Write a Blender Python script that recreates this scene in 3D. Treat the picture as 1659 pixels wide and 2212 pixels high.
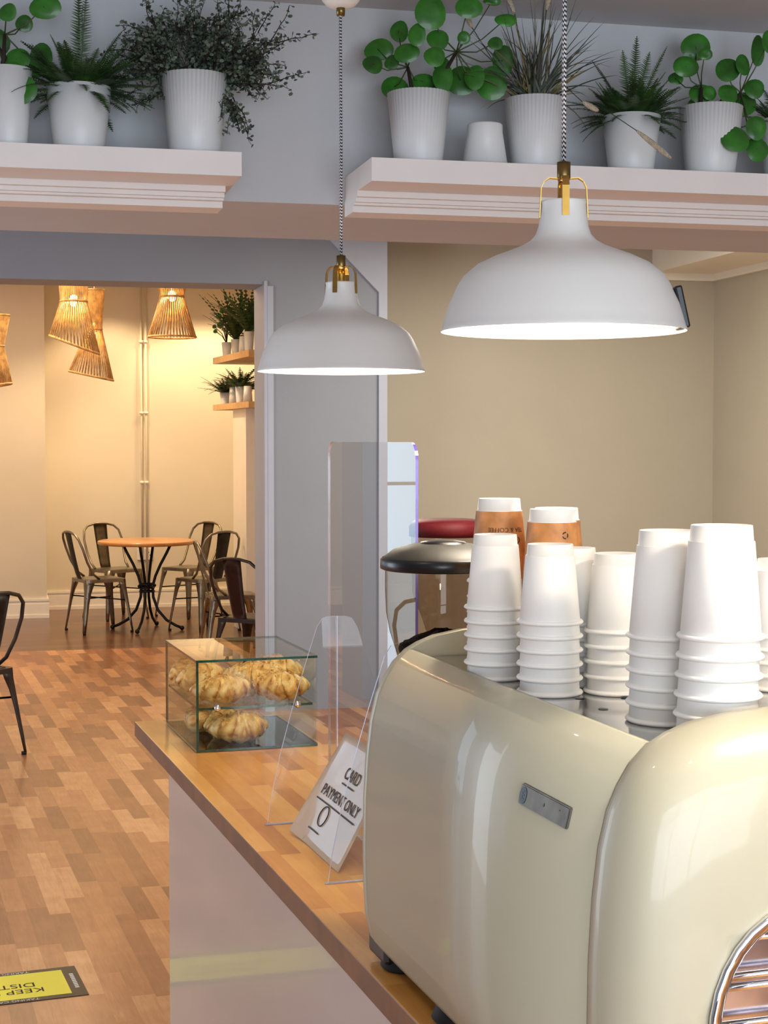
import bpy, bmesh, math, random
from mathutils import Vector, Matrix
random.seed(7)
PI = math.pi
for o in list(bpy.data.objects): bpy.data.objects.remove(o)
SC = bpy.context.scene
COL = SC.collection
# ------------------------------------------------------------------ camera
W_, H_, F_, HZ = 1659.0, 2212.0, 3450.0, 950.0
YAW = math.radians(17.8); PIT = math.atan((H_/2-HZ)/F_); CZ = 1.62
FW = Vector((math.sin(YAW)*math.cos(PIT), math.cos(YAW)*math.cos(PIT), -math.sin(PIT)))
RT = Vector((math.cos(YAW), -math.sin(YAW), 0)); UP = RT.cross(FW)
CAMP = Vector((0, 0, CZ)); HF = Vector((math.sin(YAW), math.cos(YAW), 0))
cd = bpy.data.cameras.new('camera'); cam = bpy.data.objects.new('camera', cd); COL.objects.link(cam)
cam.location = CAMP; cam.rotation_euler = Matrix((RT, UP, -FW)).transposed().to_euler()
cd.sensor_fit = 'VERTICAL'; cd.sensor_height = 36.0; cd.lens = 36.0*F_/H_; cd.clip_start = .02; cd.clip_end = 200
SC.camera = cam
# ------------------------------------------------------------------ view
SC.view_settings.view_transform = 'Standard'; SC.view_settings.look = 'None'
SC.view_settings.exposure = 0.15; SC.view_settings.gamma = 1.0; SC.view_settings.use_curve_mapping = False
# ------------------------------------------------------------------ world and daylight
wd = bpy.data.worlds.new('world'); SC.world = wd; wd.use_nodes = True
wd.node_tree.nodes['Background'].inputs[0].default_value = (.55, .72, 1, 1)
wd.node_tree.nodes['Background'].inputs[1].default_value = 1.0
def hexc(h):
    h = h.lstrip('#'); v = [int(h[i:i+2], 16)/255 for i in (0, 2, 4)]
    return tuple(((c/12.92) if c <= .04045 else ((c+.055)/1.055)**2.4) for c in v)
def light(name, kind, loc, power, col, size=.1, size_y=None, rot=(0, 0, 0), spot=None, blend=.5):
    l = bpy.data.lights.new(name, kind); l.energy = power; l.color = col
    if kind == 'AREA':
        l.shape = 'RECTANGLE' if size_y else 'SQUARE'; l.size = size
        if size_y: l.size_y = size_y
    else:
        l.shadow_soft_size = size
        if kind == 'SPOT': l.spot_size = spot; l.spot_blend = blend
    o = bpy.data.objects.new(name, l); COL.objects.link(o); o.location = loc; o.rotation_euler = rot
    return o
DAY = (.83, .91, 1.0); WARM = (1.0, .72, .42); LAMPC = (1.0, .87, .70)
light('shopfront_daylight', 'AREA', (.6, -2.46, 1.5), 190, DAY, 4.2, 2.1, (-PI/2, 0, PI))
light('side_window_daylight', 'AREA', (-2.96, 5.6, 1.5), 135, DAY, 4.4, 2.0, (0, -PI/2, 0))
light('street_door_daylight', 'AREA', (-2.06, 9.92, 1.33), 26, (.5, .75, 1), 1.62, 2.42, (-PI/2, 0, -math.radians(4.4)))
light('kitchen_wall_fill', 'AREA', (3.6, 7.4, 2.8), 75, (1, .92, .8), 1.2, 1.2, (0, 0, 0))  # unseen fill light, added to brighten the beige wall behind the counter
light('back_room_ceiling_panel', 'AREA', (.2, 12.0, 3.1), 90, WARM, 3.0, 3.0, (0, 0, 0))
# ------------------------------------------------------------------ pixel helpers
def ray(px, py): return FW*F_ + RT*(px-W_/2) + UP*(H_/2-py)
def PD(px, py, d): r = ray(px, py); return CAMP + r*(d/r.dot(HF))
def PZ(px, py, z): r = ray(px, py); return CAMP + r*((z-CZ)/r.z)
def PX(px, py, X): r = ray(px, py); return CAMP + r*(X/r.x)
def PY(px, py, Y): r = ray(px, py); return CAMP + r*(Y/r.y)
WA = -math.radians(4.4)            # the building's cross walls are turned this much against the counter
E1 = Vector((math.cos(WA), math.sin(WA), 0)); E2 = Vector((math.sin(WA), -math.cos(WA), 0))   # along the wall, out of the wall to the viewer
def PW(px, py, O, off=0):          # ray meets the plane through O + off*E2 parallel to the cross walls
    r = ray(px, py); return CAMP + r*(((O+E2*off)-CAMP).dot(E2)/r.dot(E2))
# ------------------------------------------------------------------ materials
def new(name):
    m = bpy.data.materials.new(name); m.use_nodes = True
    nt = m.node_tree; return m, nt, nt.nodes['Principled BSDF']
def N(nt, t, **k):
    n = nt.nodes.new(t)
    for a, b in k.items(): setattr(n, a, b)
    return n
def ramp(nt, fac, stops):
    r = N(nt, 'ShaderNodeValToRGB'); e = r.color_ramp.elements
    while len(e) < len(stops): e.new(.5)
    for i, (p, c) in enumerate(stops): e[i].position = p; e[i].color = (*c, 1)
    nt.links.new(fac, r.inputs[0]); return r.outputs[0]
def mat(name, c, rough=.5, metal=0, var=.04, scale=8, bump=0, bscale=60, coat=0, emit=None, es=1, trans=0, sub=0, spec=.5):
    c = hexc(c) if isinstance(c, str) else c
    m, nt, b = new(name); L = nt.links
    tc = N(nt, 'ShaderNodeTexCoord'); no = N(nt, 'ShaderNodeTexNoise'); no.inputs['Scale'].default_value = scale
    no.inputs['Detail'].default_value = 5
    L.new(tc.outputs['Object'], no.inputs[0])
    lo = tuple(x*(1-var*2) for x in c); hi = tuple(min(1, x*(1+var*2)) for x in c)
    L.new(ramp(nt, no.outputs[0], [(.3, lo), (.7, hi)]), b.inputs['Base Color'])
    b.inputs['Roughness'].default_value = rough; b.inputs['Metallic'].default_value = metal
    b.inputs['Coat Weight'].default_value = coat; b.inputs['Coat Roughness'].default_value = .05
    b.inputs['Transmission Weight'].default_value = trans; b.inputs['Specular IOR Level'].default_value = spec
    if sub: b.inputs['Subsurface Weight'].default_value = sub; b.inputs['Subsurface Scale'].default_value = .01
    if emit: b.inputs['Emission Color'].default_value = (*(hexc(emit) if isinstance(emit, str) else emit), 1); b.inputs['Emission Strength'].default_value = es
    if bump:
        n2 = N(nt, 'ShaderNodeTexNoise'); n2.inputs['Scale'].default_value = bscale; L.new(tc.outputs['Object'], n2.inputs[0])
        bp = N(nt, 'ShaderNodeBump'); bp.inputs['Strength'].default_value = bump; bp.inputs['Distance'].default_value = .01
        L.new(n2.outputs[0], bp.inputs['Height']); L.new(bp.outputs[0], b.inputs['Normal'])
    return m
def M_(nt, op, a, b=None):
    n = N(nt, 'ShaderNodeMath', operation=op)
    for i, v in enumerate((a, b)):
        if v is None: continue
        if isinstance(v, (int, float)): n.inputs[i].default_value = v
        else: nt.links.new(v, n.inputs[i])
    return n.outputs[0]
def wood(name, width, length, stops, rough=.35, grain=.25, coat=.2, along='Y', seam=.0):
    m, nt, b = new(name); L = nt.links
    tc = N(nt, 'ShaderNodeTexCoord'); sp = N(nt, 'ShaderNodeSeparateXYZ'); L.new(tc.outputs['Object'], sp.inputs[0])
    x, y = (sp.outputs[0], sp.outputs[1]) if along == 'Y' else (sp.outputs[1], sp.outputs[0])
    row = M_(nt, 'FLOOR', M_(nt, 'DIVIDE', x, width))
    wn = N(nt, 'ShaderNodeTexWhiteNoise', noise_dimensions='1D'); L.new(row, wn.inputs['W'])
    col = M_(nt, 'FLOOR', M_(nt, 'DIVIDE', M_(nt, 'ADD', y, M_(nt, 'MULTIPLY', wn.outputs['Value'], length*3)), length))
    cb = N(nt, 'ShaderNodeCombineXYZ'); L.new(row, cb.inputs[0]); L.new(col, cb.inputs[1])
    w2 = N(nt, 'ShaderNodeTexWhiteNoise', noise_dimensions='2D'); L.new(cb.outputs[0], w2.inputs['Vector'])
    # grain, shifted per stave
    mp = N(nt, 'ShaderNodeMapping'); mp.inputs['Scale'].default_value = (60, 5, 60) if along == 'Y' else (5, 60, 60)
    ad = N(nt, 'ShaderNodeVectorMath', operation='ADD'); L.new(tc.outputs['Object'], ad.inputs[0])
    sc = N(nt, 'ShaderNodeVectorMath', operation='SCALE'); sc.inputs['Scale'].default_value = 7; L.new(w2.outputs['Color'], sc.inputs[0]); L.new(sc.outputs[0], ad.inputs[1])
    L.new(ad.outputs[0], mp.inputs[0])
    g = N(nt, 'ShaderNodeTexNoise'); g.inputs['Scale'].default_value = 1; g.inputs['Detail'].default_value = 6; g.inputs['Distortion'].default_value = 1.2
    L.new(mp.outputs[0], g.inputs[0])
    g2 = N(nt, 'ShaderNodeTexNoise'); g2.inputs['Scale'].default_value = 9; g2.inputs['Detail'].default_value = 4; L.new(ad.outputs[0], g2.inputs[0])
    f = M_(nt, 'ADD', M_(nt, 'MULTIPLY', w2.outputs['Value'], 1-grain), M_(nt, 'MULTIPLY', M_(nt, 'ADD', g.outputs[0], g2.outputs[0]), grain*.62))
    L.new(ramp(nt, f, stops), b.inputs['Base Color'])
    b.inputs['Roughness'].default_value = rough; b.inputs['Coat Weight'].default_value = coat; b.inputs['Coat Roughness'].default_value = .15
    bp = N(nt, 'ShaderNodeBump'); bp.inputs['Strength'].default_value = .08; bp.inputs['Distance'].default_value = .002
    L.new(g.outputs[0], bp.inputs['Height']); L.new(bp.outputs[0], b.inputs['Normal'])
    return m
def glass(name, tint=(1, 1, 1), ior=1.5, boost=1.0, rough=.0):
    m, nt, b = new(name); L = nt.links; nt.nodes.remove(b)
    out = nt.nodes['Material Output']
    fr = N(nt, 'ShaderNodeFresnel'); fr.inputs['IOR'].default_value = ior
    ge = N(nt, 'ShaderNodeNewGeometry')      # reflect on the outer faces only: no false inner mirror
    f = M_(nt, 'MULTIPLY', M_(nt, 'MINIMUM', M_(nt, 'MULTIPLY', fr.outputs[0], boost), .95), M_(nt, 'SUBTRACT', 1.0, ge.outputs['Backfacing']))
    tr = N(nt, 'ShaderNodeBsdfTransparent'); tr.inputs[0].default_value = (*tint, 1)
    gl = N(nt, 'ShaderNodeBsdfGlossy'); gl.inputs['Roughness'].default_value = rough
    mx = N(nt, 'ShaderNodeMixShader'); L.new(f, mx.inputs[0]); L.new(tr.outputs[0], mx.inputs[1]); L.new(gl.outputs[0], mx.inputs[2])
    L.new(mx.outputs[0], out.inputs[0]); return m
MT = {}
MT['grey_wall'] = mat('grey_wall_paint', '#939aa2', .6, var=.015, scale=3, bump=.05, bscale=180)
MT['header'] = mat('pale_grey_wall_paint', '#bdc0c3', .6, var=.015, scale=3, bump=.05, bscale=180)
MT['lining_and_daylit'] = mat('pale_lining_and_daylit_wall', '#b4bcc8', .5, var=.01)  # doorway lining, and the daylight painted onto the grey wall
MT['cream_wall'] = mat('cream_wall_paint', '#dcd2bd', .6, var=.015, scale=2, bump=.05, bscale=160)
MT['beige_wall'] = mat('beige_wall_paint', '#b2aa95', .55, var=.015, scale=2, bump=.05, bscale=160)
MT['ceiling'] = mat('ceiling_paint', '#c9c9cb', .7, var=.01)
MT['skirting'] = mat('skirting_paint', '#efe8da', .35, var=.01)
MT['shelf'] = mat('white_shelf_paint', '#e6e2de', .45, var=.01)
MT['floor'] = wood('parquet_floor', .07, .42, [(.1, hexc('#683a20')), (.3, hexc('#8a5432')), (.5, hexc('#a66a43')), (.7, hexc('#c28658')), (.9, hexc('#e2ae7c'))], .33, .45, .25)
MT['floor_dark'] = wood('dark_plank_floor', .12, 1.2, [(.0, hexc('#4a2a16')), (.5, hexc('#5e361c')), (1, hexc('#744626'))], .3, .4, .3, along='X')
MT['worktop'] = wood('oak_worktop', .04, .38, [(.1, hexc('#945624')), (.35, hexc('#ba7a34')), (.6, hexc('#d09244')), (.9, hexc('#e8b562'))], .3, .5, .35)
MT['worktop_edge'] = mat('worktop_edge_wood', '#744720', .4, var=.12, scale=20)
MT['counter'] = mat('counter_panel_paint', '#bdb0a6', .22, var=.01, scale=3, coat=.3)
MT['cream'] = mat('cream_enamel', '#aba68f', .42, var=.01, scale=3, coat=.28)
MT['steel'] = mat('polished_steel', '#c9c9c9', .12, 1, var=.01)
MT['brushed'] = mat('brushed_steel', '#6b665e', .5, .8, var=.12, scale=40)
MT['chrome'] = mat('chrome', '#e6e8ee', .04, 1, var=0)
MT['black'] = mat('black_plastic', '#0c0d0f', .3, var=.1)
MT['rubber'] = mat('black_rubber', '#0a0a0b', .7, var=.1)
MT['lid'] = mat('smoky_black_lid', '#1d1b14', .55, var=.1, coat=0)
MT['red'] = mat('red_plastic', '#4a0910', .6, var=.05, coat=0, spec=.2)
MT['cup'] = mat('white_paper', '#e2dfd8', .55, var=.01, sub=.0)
MT['kraft'] = mat('kraft_print', '#b87c45', .6, var=.22, scale=30)
MT['ink'] = mat('dark_ink', '#26160f', .6, var=.02)
MT['lampw'] = mat('white_lamp_enamel', '#d6d5d0', .38, var=.01)
MT['brass'] = mat('brass', '#b9934a', .28, 1, var=.06, scale=30)
MT['brass_dark'] = mat('aged_brass', '#7f6c42', .35, 1, var=.06, scale=30)
MT['bulb'] = mat('bulb_glow', '#ffffff', .4, emit='#ffe9c4', es=14)
MT['bulb_warm'] = mat('warm_bulb_glow', '#ffffff', .4, emit='#ffc578', es=26)
MT['cane'] = mat('woven_cane', '#cda468', .6, var=.2, scale=25)
MT['pot'] = mat('white_glazed_pot', '#dfe2e2', .4, var=.015)
MT['soil'] = mat('potting_soil', '#1a130d', .9, var=.3, scale=60, bump=.8)
MT['pilea'] = mat('pilea_leaf', '#2a6a1a', .4, var=.25, scale=14, coat=.15)
MT['fern'] = mat('fern_leaf', '#2c4a1e', .5, var=.35, scale=20)
MT['wiry'] = mat('wiry_leaf', '#566554', .5, var=.3, scale=25)
MT['grass'] = mat('grass_blade', '#1f2a17', .5, var=.5, scale=10)
MT['grass2'] = mat('ochre_grass_blade', '#5c5020', .5, var=.4, scale=10)
MT['stem'] = mat('plant_stem', '#3a4a22', .5, var=.2)
MT['trunk'] = mat('dark_trunk', '#241a12', .7, var=.2)
MT['tail'] = mat('bunny_tail', '#cbbfa6', .9, var=.1, scale=60, bump=1, bscale=300)
MT['gun'] = mat('gunmetal_steel', '#8b8272', .34, .9, var=.12, scale=14)
MT['gun_dark'] = mat('dark_gunmetal_steel', '#4a443f', .38, .75, var=.12, scale=14)
MT['brown_metal'] = mat('brown_painted_steel', '#4d3027', .4, .3, var=.1, scale=14)
MT['iron'] = mat('black_wrought_iron', '#0e0c0b', .4, .4, var=.1)
MT['tabletop'] = wood('table_top_wood', .09, .8, [(.0, hexc('#a8682f')), (1, hexc('#cf9350'))], .3, .6, .3)
MT['shelfwood'] = mat('pale_shelf_wood', '#d0a873', .5, var=.06, scale=20)
MT['plastic'] = mat('white_plastic', '#e8e4da', .4, var=.01)
MT['bean'] = mat('ground_coffee', '#1c0f08', .8, var=.4, scale=200, bump=1, bscale=260)
MT['clear'] = glass('clear_acrylic', (.97, .975, .98), 1.5, 1.7)
MT['hopper'] = glass('clear_hopper_plastic', (.76, .71, .66), 1.5, 1.3)
MT['glass'] = glass('display_glass', (.93, .96, .94), 1.45, 1.0)
MT['glass_base'] = glass('grey_tinted_glass', (.45, .46, .45), 1.5, 1.2)
MT['glass_edge'] = mat('green_glass_edge', '#0f3d30', .12, var=.3, scale=30, coat=.6)
MT['acryl_edge'] = mat('bright_acrylic_edge', '#cfd2ea', .15, var=.05, trans=.4)
MT['acryl_violet'] = mat('violet_acrylic_edge', '#5c50a8', .15, var=.05, trans=.3)
MT['paper'] = mat('laminated_paper', '#ecdac2', .2, var=.01, coat=1.0)
MT['sticker_y'] = mat('yellow_vinyl', '#fbf43a', .4, var=.01, coat=.2)
MT['sticker_k'] = mat('black_vinyl', '#26241a', .4, var=.03)
MT['window_glass'] = glass('window_glass', (.9, .95, 1), 1.5, 1.0)
def pastry_mat():
    m, nt, b = new('baked_pastry'); L = nt.links
    tc = N(nt, 'ShaderNodeTexCoord'); a = N(nt, 'ShaderNodeTexNoise'); a.inputs['Scale'].default_value = 26; a.inputs['Detail'].default_value = 8; a.inputs['Distortion'].default_value = 1.5
    L.new(tc.outputs['Object'], a.inputs[0])
    at = N(nt, 'ShaderNodeAttribute', attribute_name='layer')
    fc = M_(nt, 'SUBTRACT', M_(nt, 'MULTIPLY', a.outputs[0], 1.0), M_(nt, 'MULTIPLY', at.outputs['Fac'], .17))
    L.new(ramp(nt, fc, [(.16, hexc('#6a3516')), (.30, hexc('#b0702f')), (.44, hexc('#d9a458')), (.58, hexc('#e8bf7e')), (.8, hexc('#f0d6a4'))]), b.inputs['Base Color'])
    b.inputs['Roughness'].default_value = .45
    w = N(nt, 'ShaderNodeTexNoise'); w.inputs['Scale'].default_value = 70; w.inputs['Detail'].default_value = 6; L.new(tc.outputs['Object'], w.inputs[0])
    bp = N(nt, 'ShaderNodeBump'); bp.inputs['Strength'].default_value = .7; bp.inputs['Distance'].default_value = .004
    L.new(w.outputs[0], bp.inputs['Height']); L.new(bp.outputs[0], b.inputs['Normal']); return m
MT['pastry'] = pastry_mat()
def zig_mat(name, s, w):
    m, nt, b = new(name); L = nt.links
    tc = N(nt, 'ShaderNodeTexCoord'); sp = N(nt, 'ShaderNodeSeparateXYZ'); L.new(tc.outputs['Object'], sp.inputs[0])
    zz = M_(nt, 'ABSOLUTE', M_(nt, 'SUBTRACT', M_(nt, 'FRACT', M_(nt, 'MULTIPLY', M_(nt, 'ADD', sp.outputs[0], sp.outputs[1]), w)), .5))
    f = M_(nt, 'GREATER_THAN', M_(nt, 'FRACT', M_(nt, 'ADD', M_(nt, 'MULTIPLY', sp.outputs[2], s), M_(nt, 'MULTIPLY', zz, 1.2))), .5)
    L.new(ramp(nt, f, [(.4, hexc('#1c1d22')), (.6, hexc('#b5b6ba'))]), b.inputs['Base Color']); b.inputs['Roughness'].default_value = .8
    return m
MT['cord'] = zig_mat('zigzag_textile_cord', 140, 200)
# ------------------------------------------------------------------ mesh helpers
class MB:
    def __init__(s): s.bm = bmesh.new()
    def faces(s, vs, fs, mi=0, smooth=False):
        v = [s.bm.verts.new(p) for p in vs]
        for f in fs:
            try: q = s.bm.faces.new([v[i] for i in f])
            except ValueError: continue
            q.material_index = mi; q.smooth = smooth
        return s
    def box(s, a, b, rot=None, mi=0, bev=0):
        a = Vector(a); b = Vector(b); vs = [Vector((x, y, z)) for x in (a.x, b.x) for y in (a.y, b.y) for z in (a.z, b.z)]
        if rot is not None: c = (a+b)/2; vs = [c + rot @ (v-c) for v in vs]
        fs = [(0, 1, 3, 2), (4, 6, 7, 5), (0, 4, 5, 1), (2, 3, 7, 6), (0, 2, 6, 4), (1, 5, 7, 3)]
        v = [s.bm.verts.new(p) for p in vs]; F = [s.bm.faces.new([v[i] for i in f]) for f in fs]
        for f in F: f.material_index = mi
        if bev:
            es = list({e for f in F for e in f.edges})
            bmesh.ops.bevel(s.bm, geom=es, offset=bev, segments=2, affect='EDGES', profile=.5)
        return s
    def lathe(s, prof, seg=40, c=(0, 0, 0), mi=0, smooth=True, cap=False, M=None, flute=0):
        c = Vector(c); rings = []
        for r, z in prof:
            ring = []
            for k in range(seg):
                a = 2*PI*k/seg; rr = r*(1+(flute if (k % 2) else -flute)) if flute and r > .02 else r
                p = Vector((rr*math.cos(a), rr*math.sin(a), z))
                if M is not None: p = M @ p
                ring.append(s.bm.verts.new(p+c))
            rings.append(ring)
        for i in range(len(rings)-1):
            for k in range(seg):
                k2 = (k+1) % seg
                f = s.bm.faces.new((rings[i][k], rings[i][k2], rings[i+1][k2], rings[i+1][k])); f.smooth = smooth; f.material_index = mi
        if cap:
            for r_ in (rings[0][::-1], rings[-1]):
                f = s.bm.faces.new(r_); f.material_index = mi
        return s
    def tube(s, pts, r, seg=8, mi=0, flat=None, cap=True):
        pts = [Vector(p) for p in pts]; n = len(pts); rs = r if isinstance(r, (list, tuple)) else [r]*n
        rings = []; prev = None
        for i, p in enumerate(pts):
            t = (pts[min(i+1, n-1)]-pts[max(i-1, 0)])
            t = t.normalized() if t.length > 1e-9 else Vector((0, 0, 1))
            if prev is None:
                u = t.cross(Vector((0, 0, 1)))
                if u.length < .05: u = t.cross(Vector((0, 1, 0)))
            else: u = prev - t*prev.dot(t)
            u.normalize(); prev = u; w = t.cross(u)
            rings.append([s.bm.verts.new(p + (u*math.cos(2*PI*k/seg) + w*math.sin(2*PI*k/seg)*(flat or 1))*rs[i]) for k in range(seg)])
        for i in range(n-1):
            for k in range(seg):
                k2 = (k+1) % seg
                f = s.bm.faces.new((rings[i][k], rings[i][k2], rings[i+1][k2], rings[i+1][k])); f.smooth = True; f.material_index = mi
        if cap:
            for q in (rings[0][::-1], rings[-1]):
                f = s.bm.faces.new(q); f.material_index = mi
        return s
    def sphere(s, c, r, sc=(1, 1, 1), seg=16, mi=0):
        n0 = len(s.bm.verts)
        q = bmesh.ops.create_uvsphere(s.bm, u_segments=seg, v_segments=max(6, seg//2), radius=r)
        for v in q['verts']:
            v.co = Vector((v.co.x*sc[0], v.co.y*sc[1], v.co.z*sc[2])) + Vector(c)
            for f in v.link_faces: f.smooth = True; f.material_index = mi
        return s
    def prism(s, poly, h0, h1, f3, mi=0, smooth_side=False):   # poly of (u,v), f3(u,v,h)->point
        a = [s.bm.verts.new(f3(u, v, h0)) for u, v in poly]; b = [s.bm.verts.new(f3(u, v, h1)) for u, v in poly]; n = len(poly)
        for i in range(n):
            j = (i+1) % n; f = s.bm.faces.new((a[i], a[j], b[j], b[i])); f.material_index = mi; f.smooth = smooth_side
        for q in (a[::-1], b):
            f = s.bm.faces.new(q); f.material_index = mi
        return s
    def build(s, name, mats, parent=None, fix=True, off=None):
        if off is not None: bmesh.ops.translate(s.bm, verts=s.bm.verts, vec=-Vector(off))
        if fix: bmesh.ops.recalc_face_normals(s.bm, faces=s.bm.faces)
        me = bpy.data.meshes.new(name); s.bm.to_mesh(me); s.bm.free()
        for m in (mats if isinstance(mats, (list, tuple)) else [mats]): me.materials.append(m)
        o = bpy.data.objects.new(name, me); COL.objects.link(o)
        if parent: o.parent = parent
        return o
def tag(o, label=None, cat=None, group=None, kind=None):
    if label: o['label'] = label
    if cat: o['category'] = cat
    if group: o['group'] = group
    if kind: o['kind'] = kind
    return o
def thing(name, label, cat, loc=(0, 0, 0), rz=0, group=None):
    o = bpy.data.objects.new(name, None); COL.objects.link(o); o.location = loc; o.rotation_euler = (0, 0, rz); o.empty_display_size = .05
    return tag(o, label, cat, group)
def struct(o, label=None): o['kind'] = 'structure'; return tag(o, label) if label else o
def copytree(o, parent=None):
    kids = list(o.children); c = o.copy(); COL.objects.link(c); c.parent = parent
    for k in kids: copytree(k, c)
    return c
def text(body, size, name, m, parent=None, thick=.0003, xf=None, align='CENTER'):
    cu = bpy.data.curves.new(name, 'FONT'); cu.body = body; cu.size = size; cu.align_x = align; cu.align_y = 'CENTER'; cu.extrude = thick
    t = bpy.data.objects.new(name+'_tmp', cu); COL.objects.link(t)
    dg = bpy.context.evaluated_depsgraph_get(); dg.update(); me = bpy.data.meshes.new_from_object(t.evaluated_get(dg))
    bpy.data.objects.remove(t); bpy.data.curves.remove(cu)
    if xf:
        for v in me.vertices: v.co = xf(v.co)
    me.name = name; me.materials.clear(); me.materials.append(m)
    o = bpy.data.objects.new(name, me); COL.objects.link(o); o.parent = parent; return o
def along(O, u, w, z): return O + E1*u + E2*w + Vector((0, 0, z-O.z))
def wbox(mb, O, u0, u1, w0, w1, z0, z1, mi=0):   # box in wall coordinates
    vs = [along(O, u, w, z) for u in (u0, u1) for w in (w0, w1) for z in (z0, z1)]
    return mb.faces(vs, [(0, 1, 3, 2), (4, 6, 7, 5), (0, 4, 5, 1), (2, 3, 7, 6), (0, 2, 6, 4), (1, 5, 7, 3)], mi)
def U(p, O): return (p-O).dot(E1)
# ================================================================== the room
O1 = PD(740, 950, 4.6); O1.z = 0       # header wall plane with the shelves
O2 = PD(760, 950, 9.6); O2.z = 0       # grey doorway wall
O3 = PD(300, 950, 15.4); O3.z = 0      # back wall of the far room
O2b = O2 - E2*.35                      # beige wall behind the counter
CEIL = 2.85
uj = U(PW(578, 950, O2), O2); ue = U(PW(835, 950, O2), O2); ul = -3.9-.0
Xc = PW(1540, 950, O2b); uc = U(Xc, O2)
zhead = PW(560, 614, O2).z
thr = O2 - E2*3.1
def fl(name, pts, z, m):
    mb = MB(); mb.faces([(p[0], p[1], z) for p in pts]+[(p[0], p[1], z-.1) for p in pts], [(0, 1, 2, 3), (7, 6, 5, 4), (0, 4, 5, 1), (1, 5, 6, 2), (2, 6, 7, 3), (3, 7, 4, 0)])
    return struct(mb.build(name, m))
a, b_ = along(thr, -6.5, 0, 0), along(thr, 8, 0, 0)
fl('floor', [(-3.2, -2.6), (7, -2.6), (b_.x, b_.y), (a.x, a.y)], 0, MT['floor'])
fo = fl('floor', [(a.x, a.y), (b_.x, b_.y), (9, 17), (-4, 17)], 0, MT['floor_dark'])
c0 = along(O2, -5.4, .0, 0); c1 = along(O2, 7, -.9, 0)
mb = MB(); mb.box((-3.2, -2.6, CEIL), (7, 10.05, CEIL+.1)); struct(mb.build('ceiling', MT['ceiling']))
mb = MB(); wbox(mb, O2, -6, 3, -.5, -7, 3.2, 3.3); struct(mb.build('ceiling', MT['cream_wall']))
# header beam with shelves: front face O1, underside 2.30
zb = PW(740, 443, O1).z
ub = .79
mb = MB(); wbox(mb, O1, -4.6, 5.2, 0, -ub, zb, CEIL); struct(mb.build('wall_header', MT['header']), 'grey painted header beam carrying the plant shelves')
# doorway wall
udl = U(Vector((-1.10, 10.2, 0)), O2); udw0 = U(Vector((-3.0, 10.3, 0)), O2); udw1 = U(Vector((-1.20, 10.2, 0)), O2)
mb = MB()
wbox(mb, O2, uj, ue, 0, -.36, 0, 3.25)
wbox(mb, O2, udw0-.4, uj, 0, -.36, zhead, 3.25)
wbox(mb, O2, udw1, udl, 0, -.36, 0, zhead)
wbox(mb, O2, udw0-.4, udw0, 0, -.36, 0, zhead)
struct(mb.build('wall_doorway', MT['grey_wall']))
# lining of the opening (right jamb) and wall patch painted as if daylit
mb = MB(); wbox(mb, O2, uj-.02, uj+.0, .012, -.372, 0, zhead+.02); wbox(mb, O2, uj, uj+.035, .0, .014, 0, zhead-.01)
struct(mb.build('trim_1', MT['lining_and_daylit']), 'pale painted lining of the wide doorway')
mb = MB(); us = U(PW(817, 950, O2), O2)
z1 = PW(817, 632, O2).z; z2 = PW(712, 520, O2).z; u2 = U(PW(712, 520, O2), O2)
mb.prism([(us, 0), (ue, 0), (ue, CEIL), (u2-.3, CEIL), (u2, z2), (us, z1)], 0, .02, lambda u, v, h: along(O2, u, h, v))  # raised pale panel paints in the daylight beyond a slanted shadow edge
struct(mb.build('daylit_wall_patch', MT['lining_and_daylit']), 'daylit patch of grey wall, painted as a pale strip and triangle')
# street door glazing left of the frame
mb = MB()
wbox(mb, O2, udw0, udw0+.06, .02, -.1, 0, zhead); wbox(mb, O2, udw1-.06, udw1, .02, -.1, 0, zhead); wbox(mb, O2, udw0, udw1, .01, -.1, 0, .12); wbox(mb, O2, udw0, udw1, .01, -.1, zhead-.06, zhead); wbox(mb, O2, udw0, udw1, .012, -.1, 1.335, 1.355)
struct(mb.build('door_1', MT['shelf']))
# beige wall + right wall
mb = MB(); wbox(mb, O2b, ue-.02, uc+.1, 0, -.1, 0, CEIL); struct(mb.build('wall_back', MT['beige_wall']))
mb = MB(); wbox(mb, O2b, uc, uc+.1, 0, 12.8, 0, CEIL); struct(mb.build('wall_right', MT['beige_wall']))
# boxed soffit in the far right corner
p1 = PW(1409, 590, O2b); u1 = U(p1, O2b); zs = p1.z
mb = MB(); wbox(mb, O2b, u1, uc, 0, 5.0, zs, CEIL); wbox(mb, O2b, u1+.02, uc, .0, .03, zs-.045, zs); wbox(mb, O2b, uc-.03, uc, .03, 5.0, zs-.045, zs)
struct(mb.build('trim_4', mat('cream_soffit_paint', '#e9e3cf', .4, var=.01)), 'cream boxed soffit running along the top of the right wall')
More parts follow.
